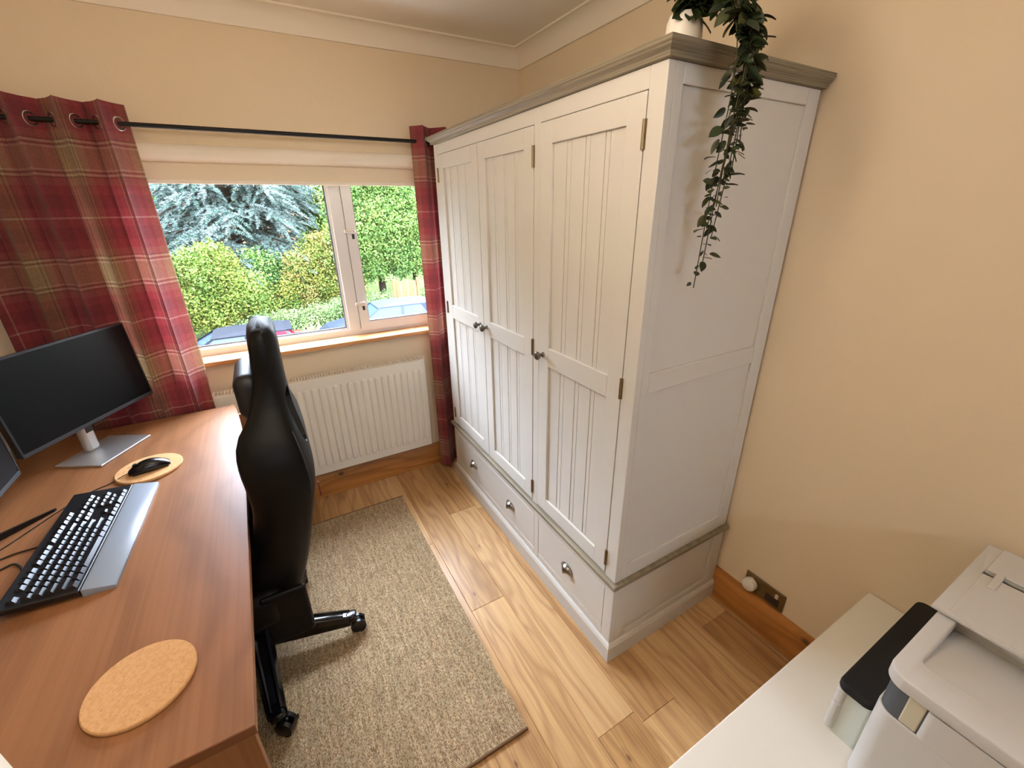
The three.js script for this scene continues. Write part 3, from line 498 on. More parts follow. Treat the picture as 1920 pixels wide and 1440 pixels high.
{ // mouse
  const g = thing('computer_mouse', 'black corded computer mouse on a round cork mat', 'mouse', [-1.957, DY + 0.0096, 0.668], 0.22);
  const L = 0.118, Wd = 0.062, H = 0.036;
  const prof = (t) => Math.pow(Math.sin(Math.PI * (0.06 + 0.88 * Math.pow(t, 0.85))), 0.6);
  const body = sheet(28, 20, (u, v) => { const t = v, a = u * Math.PI, x = (t - 0.5) * L, w = Wd / 2 * Math.pow(Math.sin(Math.PI * clamp(0.04 + 0.93 * t)), 0.33) * (1 - 0.1 * Math.sin(Math.PI * t)), h = H * (0.42 + 0.58 * Math.sin(Math.PI * clamp(0.12 + 0.74 * t))) * Math.pow(Math.sin(Math.PI * clamp(0.03 + 0.95 * t)), 0.35); return [x, 0.002 + h * Math.pow(Math.sin(a), 0.65), w * Math.cos(a)]; });
  mesh('shell', mergeVertices(body), M(0x0b0b0e, 0.24, { side: THREE.DoubleSide }), g);
  mesh('scroll_wheel', cyl(0.0095, 0.0095, 0.007, 20).rotateX(Math.PI / 2).translate(-0.034, 0.026, 0), MAT.rubber, g);
  mesh('foot_plate', rbox(L * 0.86, 0.003, Wd * 0.8, 0.0012).translate(0.001, 0.0015, 0), MAT.rubber, g);
  mesh('button_split', rbox(0.045, 0.001, 0.0012, 0.0004).translate(-0.03, 0.0335, 0), MAT.black, g).rotation.z = 0.12;
  const loc = (x, z, y = DY + 0.0022) => g.worldToLocal(V3(x, y, z)).toArray(); g.updateMatrixWorld();
  mesh('cable', tube([[-0.05, 0.010, 0.0], [-0.072, 0.006, 0.004], loc(-2.052, 0.692, DY + 0.006), loc(-2.068, 0.70), loc(-2.10, 0.718), loc(-2.164, 0.80), loc(-2.219, 0.895), loc(-2.255, 0.95), loc(-2.33, 1.0)], 0.0017, 60, 6), M(0x1a1410, 0.6), g);
}
{
  const cm = M(0x1d1712, 0.6);
  const c1 = tagMesh('cable', tube([[-2.147, DY + 0.012, 1.0], [-2.17, DY + 0.003, 0.985], [-2.205, DY + 0.0025, 0.985], [-2.25, DY + 0.0025, 1.0], [-2.31, DY + 0.0025, 1.0]], 0.0022, 40, 6), cm, 'thin dark cable curving out of the middle of the keyboard', 'cable', 'cables on the desk');
  const c2 = tagMesh('cable', tube([[-2.148, DY + 0.012, 1.085], [-2.16, DY + 0.0028, 1.082], [-2.175, DY + 0.0028, 1.055], [-2.195, DY + 0.0028, 1.035], [-2.22, DY + 0.0028, 1.05], [-2.30, DY + 0.0028, 1.06]], 0.0026, 40, 6), cm, 'thicker dark cable with a bend, nearest cable behind the keyboard', 'cable', 'cables on the desk');
}
{ // corner of a white sheet at the edge of the picture
  const p = tagMesh('paper_sheet', bounds(-0.12, 0, 0.0004, 0.0012, 0, 0.12), M(0xf2f0ea, 0.8), 'small white sheet of paper in the bottom left corner', 'paper'); p.position.set(-2.022, DY, 1.623); p.rotation.y = 0.615;
}

// ------------------------------------------------------------------ desk chair
{
  const cx = -1.752, cz = 0.973, g = thing('desk_chair', 'black leather high-backed gaming chair pushed up to the desk', 'chair', [cx, 0, cz]);
  const Lm = MAT.leather;
  // local frame: x to the right of the picture (chair's back), z towards the photographer
  // y, front x, wing x, back x, half width (all relative to the chair's foot)
  const rows = [[0.40, 0.130, 0.095, 0.185, 0.200], [0.48, 0.115, 0.050, 0.215, 0.225], [0.58, 0.120, 0.060, 0.245, 0.245], [0.70, 0.132, 0.098, 0.275, 0.262], [0.80, 0.142, 0.122, 0.298, 0.272], [0.87, 0.152, 0.124, 0.308, 0.274], [0.93, 0.160, 0.120, 0.306, 0.270], [0.98, 0.168, 0.121, 0.300, 0.256], [1.02, 0.174, 0.132, 0.292, 0.226], [1.06, 0.182, 0.166, 0.286, 0.186], [1.10, 0.188, 0.184, 0.284, 0.158], [1.15, 0.194, 0.198, 0.284, 0.146], [1.21, 0.202, 0.206, 0.286, 0.143], [1.255, 0.206, 0.211, 0.286, 0.138], [1.283, 0.211, 0.217, 0.284, 0.129], [1.297, 0.220, 0.226, 0.277, 0.112], [1.304, 0.232, 0.236, 0.266, 0.088]];
  const interp = (y) => { let k = 0; while (k < rows.length - 2 && y > rows[k + 1][0]) k++; const a = rows[k], b = rows[k + 1], t = clamp((y - a[0]) / (b[0] - a[0])); const a0 = rows[Math.max(0, k - 1)], b1 = rows[Math.min(rows.length - 1, k + 2)]; return [1, 2, 3, 4].map((i) => { const m0 = (b[i] - a0[i]) / (b[0] - a0[0]) * (b[0] - a[0]), m1 = (b1[i] - a[i]) / (b1[0] - a[0]) * (b[0] - a[0]), t2 = t * t, t3 = t2 * t; return (2 * t3 - 3 * t2 + 1) * a[i] + (t3 - 2 * t2 + t) * m0 + (-2 * t3 + 3 * t2) * b[i] + (t3 - t2) * m1; }); };
  const NS = 48;
  const section = (y) => { const [f, w, b, h] = interp(y); const half = [[b, 0], [b, 0.45 * h], [b - 0.006, 0.75 * h], [b - 0.028, 0.95 * h], [lerp(b, w, 0.55), h], [w + 0.012, 0.965 * h], [w, 0.86 * h], [lerp(w, f, 0.35) + 0.004, 0.68 * h], [f + 0.004, 0.5 * h], [f, 0.25 * h], [f, 0]]; const pts = [...half, ...half.slice(1, -1).reverse().map(([a, c]) => [a, -c])]; return new THREE.CatmullRomCurve3(pts.map(([a, c]) => V3(a, y, c)), true, 'centripetal').getPoints(NS); };
  const ys = []; for (let i = 0; i <= 44; i++) ys.push(i < 34 ? lerp(0.40, 1.25, i / 34) : lerp(1.25, 1.304, Math.sin((i - 34) / 10 * Math.PI / 2))); const secs = ys.map(section);
  const pos = [], idx = []; secs.forEach((s) => { for (let i = 0; i < NS; i++) pos.push(s[i].x, s[i].y, s[i].z); });
  for (let j = 0; j < ys.length - 1; j++) for (let i = 0; i < NS; i++) { const a = j * NS + i, b = j * NS + (i + 1) % NS, c = a + NS, d = b + NS; idx.push(a, c, b, b, c, d); }
  const capRing = (j, sgn) => { const c = pos.length / 3, s = secs[j]; let mx = 0, mz = 0; for (let i = 0; i < NS; i++) { mx += s[i].x / NS; mz += s[i].z / NS; } pos.push(mx, ys[j] + sgn * 0.008, mz); for (let i = 0; i < NS; i++) { const a = j * NS + i, b = j * NS + (i + 1) % NS; sgn > 0 ? idx.push(a, c, b) : idx.push(b, c, a); } }; capRing(0, -1); capRing(ys.length - 1, 1);
  let back = new THREE.BufferGeometry(); back.setAttribute('position', new THREE.Float32BufferAttribute(pos, 3)); back.setIndex(idx); back.computeVertexNormals(); back.setAttribute('uv', new THREE.Float32BufferAttribute(new Float32Array(pos.length / 3 * 2), 2));
  { // shoulder slots cut through the shell
    const ev = new Evaluator(); ev.useGroups = false; let br = new Brush(back, Lm); br.updateMatrixWorld();
    for (const s of [-1, 1]) {
      const sh = new THREE.Shape(); sh.absarc(0, 0.052, 0.040, 0, Math.PI); sh.absarc(0, -0.052, 0.040, Math.PI, 2 * Math.PI);
      const e = new THREE.ExtrudeGeometry(sh, { depth: 0.5, bevelEnabled: false, curveSegments: 10 }).translate(0, 0, -0.25).rotateY(Math.PI / 2).rotateX(-s * 0.55); e.translate(0.22, 1.035, s * 0.122);
      const cut = new Brush(fixWinding(e), Lm); cut.updateMatrixWorld(); br = ev.evaluate(br, cut, SUBTRACTION); br.updateMatrixWorld();
    }
    back = br.geometry;
  }
  mesh('backrest', toCreasedNormals(back, 0.7), Lm, g);
  mesh('seat', new RoundedBoxGeometry(0.50, 0.10, 0.46, 5, 0.045).translate(-0.10, 0.435, 0), Lm, g);
  for (const s of [-1, 1]) mesh('seat_bolster', new RoundedBoxGeometry(0.46, 0.13, 0.085, 5, 0.04).translate(-0.09, 0.455, s * 0.235), Lm, g);
  const pil = mesh('neck_cushion', new RoundedBoxGeometry(0.075, 0.145, 0.24, 6, 0.036).translate(0.183, 1.10, 0), M(0x0e1014, 0.48), g); pil.userData.label = 'black neck cushion';
  // piping along the shell edge
  for (const s of [-1, 1]) mesh('seam', tube(rows.slice(3, 9).map((r) => [r[3] - 0.022, r[0], s * (r[4] * 0.955 + 0.001)]), 0.0022, 40, 6), M(0x231d1c, 0.5), g);
  for (const s of [-1, 1]) mesh('recliner_cover', rbox(0.13, 0.19, 0.022, 0.01, 3).translate(0.14, 0.42, s * 0.262), MAT.chairPlastic, g);
  const tag = mesh('side_tag', rbox(0.004, 0.05, 0.012, 0.001).translate(0.306, 0.80, 0.2), M(0x6a2a22, 0.7), g); tag.userData.label = 'small dark red tag';
  mesh('mechanism', merge([bounds(-0.14, 0.10, 0.35, 0.39, -0.11, 0.11, 0.01), bounds(-0.06, 0.06, 0.31, 0.36, -0.05, 0.05, 0.01)]), MAT.blackPlastic, g);
  mesh('gas_lift', merge([cyl(0.026, 0.026, 0.14, 20).translate(0, 0.18, 0), cyl(0.014, 0.014, 0.2, 16).translate(0, 0.26, 0)]), MAT.blackPlastic, g);
  // five-armed base with castors
  mesh('hub', lathe([[0, 0.085], [0.045, 0.085], [0.052, 0.10], [0.05, 0.135], [0.036, 0.15], [0, 0.15]], 28), MAT.blackGloss, g);
  const armSec = (t) => { const w = lerp(0.040, 0.029, t), top = lerp(0.150, 0.103, Math.pow(t, 1.25)), bot = lerp(0.090, 0.066, t); return [w, top, bot]; };
  const arm = (() => { const n = 14, prof = (w, t, b) => [[-w, b], [w, b], [w * 1.02, lerp(b, t, 0.6)], [w * 0.72, t - 0.002], [w * 0.5, t], [w * 0.3, t - 0.006], [0, t - 0.008], [-w * 0.3, t - 0.006], [-w * 0.5, t], [-w * 0.72, t - 0.002], [-w * 1.02, lerp(b, t, 0.6)]]; const m = 11;
    const body = sheet(m, n, (u, v) => { const x = lerp(0.035, 0.318, v), [w, t, b] = armSec(v), p = prof(w, t, b)[Math.round(u * m) % m]; return [x, p[1], -p[0]]; });
    const [w, t, b] = armSec(1), cap = new THREE.ShapeGeometry(new THREE.Shape(prof(w, t, b).map((p) => new THREE.Vector2(p[0], p[1])))).rotateY(Math.PI / 2).translate(0.318, 0, 0);
    return toCreasedNormals(merge([body, cap, rbox(0.042, 0.03, 0.046, 0.008, 2).translate(0.322, 0.084, 0)]), 0.45); })();
  const inlay = sheet(4, 10, (u, v) => { const x = lerp(0.07, 0.295, v), [w, t] = armSec((x - 0.035) / 0.283); return [x, t - 0.005 + 0.001 * Math.cos((u - 0.5) * 3), (u - 0.5) * w * 0.55]; });
  const wheel = toCreasedNormals(lathe([[0, -0.009], [0.024, -0.009], [0.0285, -0.006], [0.0295, 0], [0.0285, 0.006], [0.024, 0.009], [0, 0.009]], 26), 0.6).rotateX(Math.PI / 2);
  const fork = merge([cyl(0.0075, 0.0075, 0.05, 12).translate(0, 0.062, 0), rbox(0.04, 0.030, 0.012, 0.006, 3).translate(0.012, 0.042, 0), new THREE.CylinderGeometry(0.0304, 0.0304, 0.05, 20, 1, true, -0.4, 1.9).rotateX(Math.PI / 2).rotateZ(0.5).translate(0.021, 0.03, 0)]);
  MAT.fork = M(0x0b0b0e, 0.35, { side: THREE.DoubleSide });
  for (let k = 0; k < 5; k++) {
    const a = new THREE.Group(); a.name = 'base_arm'; a.rotation.y = -(0.20 + k * Math.PI * 2 / 5); g.add(a);
    mesh('arm_beam', arm, MAT.blackGloss, a); mesh('arm_inlay', inlay, M(0x111318, 0.1, { side: THREE.DoubleSide }), a);
    const c = new THREE.Group(); c.name = 'castor'; c.position.set(0.322, 0.0095, 0); c.rotation.y = [0.15, 0.9, 2.2, -1.1, 0.6][k]; a.add(c);
    const parts = [fork, wheel.clone().translate(0.021, 0.0295, 0.0155), wheel.clone().translate(0.021, 0.0295, -0.0155)]; c.parent.remove(c);
    const cm = mesh('castor', merge(parts.map((q) => q.clone())), MAT.fork, a, 0.322, 0.0092, 0); cm.rotation.y = c.rotation.y;
  }
}
function fixWinding(g) { // make a closed geometry's faces point outwards
  const n = g.index ? g.toNonIndexed() : g, p = n.attributes.position; let vol = 0; const a = V3(), b = V3(), c = V3();
  for (let i = 0; i < p.count; i += 3) { a.fromBufferAttribute(p, i); b.fromBufferAttribute(p, i + 1); c.fromBufferAttribute(p, i + 2); vol += a.dot(b.cross(c)); }
  if (vol < 0) for (const k of Object.keys(n.attributes)) { const t = n.attributes[k], s = t.itemSize; for (let i = 0; i < t.count; i += 3) for (let q = 0; q < s; q++) { const x = t.array[(i + 1) * s + q]; t.array[(i + 1) * s + q] = t.array[(i + 2) * s + q]; t.array[(i + 2) * s + q] = x; } }
  n.computeVertexNormals(); return n;
}

// ------------------------------------------------------------------ low white cabinet and printer
const CY = 0.466;
{
  const g = thing('cabinet', 'low white cabinet with a plain top, under the printer', 'cabinet'), cm = M(0xe9e4d8, 0.35);
  mesh('cabinet_top', bounds(-1.02, -0.004, CY - 0.022, CY, 2.136, 2.74, 0.004, 3), cm, g);
  mesh('body', bounds(-1.0, -0.02, 0.06, CY - 0.0225, 2.15, 2.72), cm, g);
  mesh('plinth', bounds(-0.97, -0.02, 0.0, 0.06, 2.17, 2.70), cm, g);
  mesh('door', bounds(-1.018, -1.0005, 0.07, CY - 0.03, 2.155, 2.432, 0.002), cm, g); mesh('door', bounds(-1.018, -1.0005, 0.07, CY - 0.03, 2.437, 2.715, 0.002), cm, g);
}
{
  // local frame = room axes; front of the printer faces -x
  const g = thing('printer', 'white desktop printer with a black-topped side tank on the white cabinet', 'printer'), Wm = MAT.printerWhite;
  const xF = -0.592, xB = -0.03, zL = 2.327, zR = 2.70, y0 = CY + 0.006, yT = 0.792;
  const foot = (x0, x1, z0, z1, r, y, h, bev = 0.002) => { const s = new THREE.Shape(), a = x0 + bev, b = x1 - bev, c = -z1 + bev, d = -z0 - bev; s.moveTo(a + r, c); s.lineTo(b - r, c); s.absarc(b - r, c + r, r, -Math.PI / 2, 0); s.lineTo(b, d - r); s.absarc(b - r, d - r, r, 0, Math.PI / 2); s.lineTo(a + r, d); s.absarc(a + r, d - r, r, Math.PI / 2, Math.PI); s.lineTo(a, c + r); s.absarc(a + r, c + r, r, Math.PI, 1.5 * Math.PI); return new THREE.ExtrudeGeometry(s, { depth: h - 2 * bev, bevelEnabled: true, bevelThickness: bev, bevelSize: bev, bevelSegments: 2, curveSegments: 10 }).rotateX(-Math.PI / 2).translate(0, y + bev, 0); };
  mesh('lower_body', foot(xF, xB, zL, zR, 0.028, y0, 0.694 - y0), Wm, g);
  mesh('inner_core', foot(xF + 0.004, xF + 0.12, zL + 0.003, zR - 0.01, 0.026, 0.69, yT - 0.02 - 0.69), MAT.printerGrey, g);
  mesh('front_panel', foot(xF - 0.001, xF + 0.055, zL + 0.062, zR, 0.012, 0.692, yT - 0.0285 - 0.692), Wm, g);
  const nb = mesh('notch_block', bounds(xF + 0.003, xF + 0.04, 0.694, yT - 0.022, zL + 0.036, zL + 0.064, 0.004), M(0xcfc8ae, 0.6), g); nb.userData.label = 'beige finger notch';
  mesh('side_panel', foot(xF + 0.05, xB, zL, zL + 0.018, 0.004, 0.692, yT - 0.025 - 0.692), Wm, g);
  for (const [x, z] of [[xF + 0.05, zL + 0.05], [xB - 0.05, zL + 0.05], [xF + 0.05, zR - 0.05], [xB - 0.05, zR - 0.05]]) mesh('foot', cyl(0.014, 0.014, 0.0062, 16).translate(x, CY + 0.0031, z), MAT.rubber, g);
  // top cover: a rounded frame round a tray that slopes down towards the rear cover
  const ringTop = (() => { const sh = new THREE.Shape(), a = xF - 0.001, b = xB, c = -zR, d = -(zL - 0.001), r = 0.03; sh.moveTo(a + r, c); sh.lineTo(b - r, c); sh.absarc(b - r, c + r, r, -Math.PI / 2, 0); sh.lineTo(b, d - r); sh.absarc(b - r, d - r, r, 0, Math.PI / 2); sh.lineTo(a + r, d); sh.absarc(a + r, d - r, r, Math.PI / 2, Math.PI); sh.lineTo(a, c + r); sh.absarc(a + r, c + r, r, Math.PI, 1.5 * Math.PI);
    const h = new THREE.Path(), ha = xF + 0.057, hb = -0.335, hc = -zR + 0.05, hd = -(zL + 0.022), q = 0.014; h.moveTo(ha + q, hc); h.absarc(ha + q, hd - q, q, Math.PI, Math.PI / 2, true); h.lineTo(hb, hd); h.lineTo(hb, hc); h.lineTo(ha + q, hc); sh.holes.push(h); sh.holes.push(new THREE.Path([[-0.182, -(zL + 0.02)], [-0.182, -zR + 0.03], [-0.138, -zR + 0.03], [-0.138, -(zL + 0.02)]].reverse().map((p) => new THREE.Vector2(...p))));
    return new THREE.ExtrudeGeometry(sh, { depth: 0.022, bevelEnabled: true, bevelThickness: 0.004, bevelSize: 0.004, bevelSegments: 3, curveSegments: 10 }).rotateX(-Math.PI / 2).translate(0, yT - 0.019, 0); })();
  mesh('top_cover', toCreasedNormals(ringTop, 0.6), Wm, g);
  mesh('tray_floor', new ConvexGeometry([V3(xF + 0.056, yT - 0.055, zL + 0.015), V3(xF + 0.056, yT + 0.0035, zL + 0.015), V3(xF + 0.056, yT - 0.055, zR - 0.04), V3(xF + 0.056, yT + 0.0035, zR - 0.04), V3(-0.325, yT - 0.055, zL + 0.015), V3(-0.325, yT - 0.036, zL + 0.015), V3(-0.325, yT - 0.055, zR - 0.04), V3(-0.325, yT - 0.036, zR - 0.04)]), Wm, g);
  // raised rear cover with paper slot
  const xr = -0.371, yR = 0.8135, xE = -0.03, zC = 2.311;
  const sx0 = -0.170, sx1 = -0.150, sz0 = zC + 0.024, sz1 = zR - 0.022, yB = yR - 0.010;
  const holed = (() => { const q = (a, b, c, d) => [[a, -d], [b, -d], [b, -c], [a, -c]].map((p) => new THREE.Vector2(...p)), sh = new THREE.Shape(q(xr + 0.003, xE - 0.003, zC + 0.003, zR - 0.003)); sh.holes.push(new THREE.Path(q(sx0 - 0.003, sx1 + 0.003, sz0 - 0.003, sz1 + 0.003).reverse())); return new THREE.ExtrudeGeometry(sh, { depth: 0.004, bevelEnabled: true, bevelThickness: 0.003, bevelSize: 0.003, bevelSegments: 2 }).rotateX(-Math.PI / 2).translate(0, yB + 0.003, 0); })();
  mesh('rear_cover', toCreasedNormals(holed, 0.6), Wm, g); // the paper slot is a slit through the cover, open to a shaft below
  mesh('paper_shaft', merge([bounds(-0.333, sx0 - 0.006, 0.70, yT - 0.02, zL + 0.02, zR - 0.02), bounds(sx1 + 0.006, xB - 0.01, 0.70, yT - 0.02, zL + 0.02, zR - 0.02)]), Wm, g);
  mesh('rear_lid', bounds(sx1, xE, yR - 0.001, yR + 0.003, zC + 0.025, zR - 0.02, 0.003), Wm, g);
  mesh('feed_flap', bounds(xr + 0.004, sx0, yR - 0.001, yR + 0.0016, zC + 0.025, zR - 0.02, 0.0008), Wm, g);
  mesh('slot_tab', bounds(-0.218, -0.146, yR + 0.0008, yR + 0.0062, 2.353, 2.367, 0.002), Wm, g);
  // tank unit on the window side
  const tz0 = 2.259, tz1 = zL - 0.0005, tx0 = -0.537, tx1 = -0.125, ty = 0.628;
  mesh('tank_body', foot(tx0 + 0.007, tx1 - 0.004, tz0 + 0.009, tz1, 0.008, CY + 0.0005, ty - 0.02 - CY - 0.0005), M(0xd5dcd3, 0.4), g);
  mesh('tank_corner', merge([foot(tx0, tx0 + 0.06, tz0, tz0 + 0.019, 0.006, CY + 0.012, 0.083), foot(tx0, tx0 + 0.06, tz0, tz0 + 0.019, 0.006, CY + 0.0995, ty - 0.022 - CY - 0.0995)]), Wm, g);
  const lid = mesh('tank_lid', foot(tx0 - 0.002, tx1, tz0 - 0.002, tz1, 0.014, ty - 0.0215, 0.0215, 0.005), MAT.black, g); lid.userData.label = 'matt black tank lid';
}

// ------------------------------------------------------------------ wall socket
{
  const g = thing('wall_socket', 'brass double wall socket with a white plug above the skirting board', 'socket', [0, 0, 0]);
  const z0 = 1.776, z1 = 1.932, y0 = 0.156, y1 = 0.238;
  mesh('plate', bounds(-0.0075, 0, y0, y1, z0, z1, 0.003, 3), M(0x7d6a48, 0.38, { metalness: 0.85 }), g);
  mesh('plate_rim', frameRect(-z1 + 0.006, -z0 - 0.006, y0 + 0.006, y1 - 0.006, 0.003, 0, 0.003, 0.001).rotateY(-Math.PI / 2).translate(-0.0062, 0, 0), M(0x9b875f, 0.35, { metalness: 0.85 }), g);
  for (const z of [z0 + 0.028, z1 - 0.03]) mesh('switch', bounds(-0.0115, -0.006, y1 - 0.034, y1 - 0.014, z - 0.006, z + 0.006, 0.002), M(0xc9c2b0, 0.4), g);
  mesh('socket_insert', bounds(-0.0085, -0.007, y0 + 0.012, y1 - 0.036, z1 - 0.07, z1 - 0.018, 0.0006), M(0x2b2018, 0.5), g);
  const plug = mesh('plug', lathe([[0, 0], [0.024, 0], [0.026, 0.004], [0.026, 0.022], [0.023, 0.028], [0, 0.03]], 28).rotateZ(Math.PI / 2).translate(-0.0078, 0.196, 1.804), M(0xf1ece0, 0.4), g); plug.userData.label = 'round white plug';
}

// ------------------------------------------------------------------ the garden outside
const GY = -2.7;
{
  const gravel = texture(512, 512, (u, v) => { const n = fbm(u, v, 60, 60, 201, 2), m = fbm(u, v, 9, 9, 211, 3); return mul3(mix3([120, 113, 102], [84, 76, 66], smooth(0.3, 0.7, n)), 0.85 + 0.3 * m); });
  structMesh('driveway', metreUV(bounds(-30, 30, GY - 0.2, GY, -15.6, -0.3), 0.5), P(0xffffff, 0.95, { map: gravel, specularIntensity: 0.1 }));
  const grass = texture(512, 512, (u, v) => { const n = fbm(u, v, 40, 90, 221, 3), m = fbm(u, v, 6, 6, 231, 3); return mul3(mix3([72, 84, 46], [46, 60, 28], smooth(0.3, 0.7, n)), 0.8 + 0.4 * m); });
  const gr = sheet(40, 16, (u, v) => { const x = lerp(-32, 36, u), z = lerp(-15.2, -42, v); return [x, GY + 0.02 + 0.9 * smooth(0, 0.35, v) + 1.6 * smooth(0.2, 1, v) + 0.12 * Math.sin(x * 0.9 + z), z, x / 3, z / 3]; });
  structMesh('lawn_bank', gr, P(0xffffff, 0.95, { map: grass, side: THREE.DoubleSide, specularIntensity: 0.1 }));
}
// leaf clusters: many small leaves each, placed by the hundred
function cluster(n, R, leaf, wide, flat = 1) { const pos = [], nor = []; for (let i = 0; i < n; i++) { const d = V3(rr(-1, 1), rr(-1, 1) * flat, rr(-1, 1)).multiplyScalar(R); const a = V3(rr(-1, 1), rr(-0.8, 0.4), rr(-1, 1)).normalize(), b = V3(rr(-1, 1), rr(-1, 1), rr(-1, 1)).cross(a).normalize(), L = leaf * rr(0.7, 1.25), w = L * wide; const p0 = d, p1 = d.clone().addScaledVector(a, L * 0.5).addScaledVector(b, w), p2 = d.clone().addScaledVector(a, L), p3 = d.clone().addScaledVector(a, L * 0.5).addScaledVector(b, -w); const nn = b.clone().cross(a); for (const q of [p0, p1, p2, p0, p2, p3]) { pos.push(q.x, q.y, q.z); nor.push(nn.x, nn.y, nn.z); } } const g = new THREE.BufferGeometry(); g.setAttribute('position', new THREE.Float32BufferAttribute(pos, 3)); g.setAttribute('normal', new THREE.Float32BufferAttribute(nor, 3)); return g; }
function spray(n, Lb) { // conifer spray: a drooping twig edged with needles
  const pos = [], nor = []; for (let i = 0; i < n; i++) { const t = i / n, p = V3(t * Lb, -0.32 * t * t * Lb, 0), a = V3(rr(0.2, 0.9), rr(-0.5, 0.7), rr(-1, 1)).normalize(), b = V3(rr(-1, 1), rr(-1, 1), rr(-1, 1)).cross(a).normalize(), L = rr(0.10, 0.20) * (1 - 0.4 * t), w = 0.016; const p2 = p.clone().addScaledVector(a, L), s = p.clone().addScaledVector(b, w), s2 = p.clone().addScaledVector(b, -w), nn = b.clone().cross(a); for (const q of [s, p2, s2]) { pos.push(q.x, q.y, q.z); nor.push(nn.x, nn.y, nn.z); } }
  const g = new THREE.BufferGeometry(); g.setAttribute('position', new THREE.Float32BufferAttribute(pos, 3)); g.setAttribute('normal', new THREE.Float32BufferAttribute(nor, 3)); return g;
}
const leafMat = P(0xffffff, 0.8, { side: THREE.DoubleSide, specularIntensity: 0.12 });
const C1 = cluster(90, 0.36, 0.105, 0.32), C2 = cluster(90, 0.32, 0.085, 0.36), S1 = spray(170, 1.15);
function foliage(name, geo, count, blobs, colors, parent, opt = {}) {
  const m = new THREE.InstancedMesh(geo, leafMat, count), o = new THREE.Object3D(), c = new THREE.Color(); m.name = name; m.userData.kind = 'stuff'; flags(m);
  const vol = blobs.map((b) => b[3] * b[4] * b[5]), tot = vol.reduce((a, b) => a + b, 0);
  for (let i = 0; i < count; i++) {
    let k = 0, r = rnd() * tot; while (k < blobs.length - 1 && r > vol[k]) { r -= vol[k]; k++; }
    const b = blobs[k], d = V3(rr(-1, 1), rr(-1, 1), rr(-1, 1)).normalize().multiplyScalar(Math.pow(rnd(), opt.shell ?? 0.28));
    o.position.set(b[0] + d.x * b[3], b[1] + d.y * b[4], b[2] + d.z * b[5]);
    if (opt.radial) { o.rotation.set(rr(-0.3, 0.3), Math.atan2(-d.z, d.x) + rr(-0.5, 0.5), rr(-0.25, 0.35)); } else o.rotation.set(rr(0, 6.3), rr(0, 6.3), rr(0, 6.3));
    o.scale.setScalar(rr(0.75, 1.3) * (opt.scale ?? 1)); o.updateMatrix(); m.setMatrixAt(i, o.matrix);
    const p = colors[Math.floor(rnd() * colors.length)], f = rr(0.75, 1.25); c.setRGB(p[0] * f, p[1] * f, p[2] * f); m.setColorAt(i, c);
  }
  parent.add(m); return m;
}
const bark = P(0x2b231c, 0.95, { specularIntensity: 0.1 });
const LIME = [[0.076, 0.116, 0.02], [0.101, 0.131, 0.026], [0.06, 0.101, 0.022], [0.086, 0.096, 0.018]], MID = [[0.066, 0.123, 0.025], [0.091, 0.148, 0.034], [0.123, 0.174, 0.041], [0.05, 0.1, 0.025]], DARK = [[0.019, 0.045, 0.016], [0.029, 0.059, 0.019], [0.016, 0.035, 0.016]], BLUE = [[0.085, 0.122, 0.104], [0.105, 0.142, 0.126], [0.064, 0.1, 0.082], [0.122, 0.152, 0.138]], AUT = [[0.091, 0.111, 0.02], [0.116, 0.111, 0.02], [0.056, 0.091, 0.02], [0.127, 0.096, 0.03]];
function tree(name, label, x, z, gy, trunkH, r, geo, n, blobs, colors, opt) { const g = thing(name, label, name.includes('shrub') || name.includes('hedge') ? 'shrub' : 'tree', [x, gy, z]); mesh('trunk', cyl(r * 0.6, r, trunkH, 10).translate(0, trunkH / 2, 0), bark, g); foliage('foliage', geo, n, blobs, colors, g, opt); return g; }
{ // blue cedar: tiers of drooping branches
  const g = thing('blue_cedar', 'tall blue-grey cedar with sweeping branches beyond the drive', 'tree', [-2.2, GY + 1.0, -20.5]);
  mesh('trunk', cyl(0.10, 0.24, 8, 12).translate(0, 4, 0), bark, g);
  const m = new THREE.InstancedMesh(S1, leafMat, 4400), o = new THREE.Object3D(), c = new THREE.Color(); m.name = 'foliage'; m.userData.kind = 'stuff'; flags(m); let i = 0; const limbs = [];
  for (let b = 0; b < 160; b++) { const y = rr(1.4, 7.6), a = rr(0, 6.283), L = lerp(4.6, 1.6, (y - 1.4) / 6.2) * rr(0.7, 1.1);
    const f = (t) => V3(Math.cos(a) * L * t, y + 0.55 * Math.sin(t * 2.2) - 0.9 * t * t, Math.sin(a) * L * t);
    limbs.push(tube([0, 0.35, 0.7, 1].map((t) => f(t).toArray()), 0.028, 8, 5));
    for (let k = 0; k < 26; k++) { const t = rr(0.2, 1), p = f(t); o.position.copy(p).add(V3(rr(-0.1, 0.1), rr(-0.1, 0.05), rr(-0.1, 0.1))); o.rotation.set(rr(-0.3, 0.3), -a + rr(-1.1, 1.1), rr(-0.35, 0.2)); o.scale.setScalar(rr(0.5, 0.95)); o.updateMatrix(); m.setMatrixAt(i, o.matrix); const p3 = BLUE[Math.floor(rnd() * 4)], fl = rr(0.75, 1.3); c.setRGB(p3[0] * fl, p3[1] * fl, p3[2] * fl); m.setColorAt(i, c); i++; } }
  m.count = i; g.add(m); mesh('branches', merge(limbs), bark, g).userData.kind = 'stuff';
}
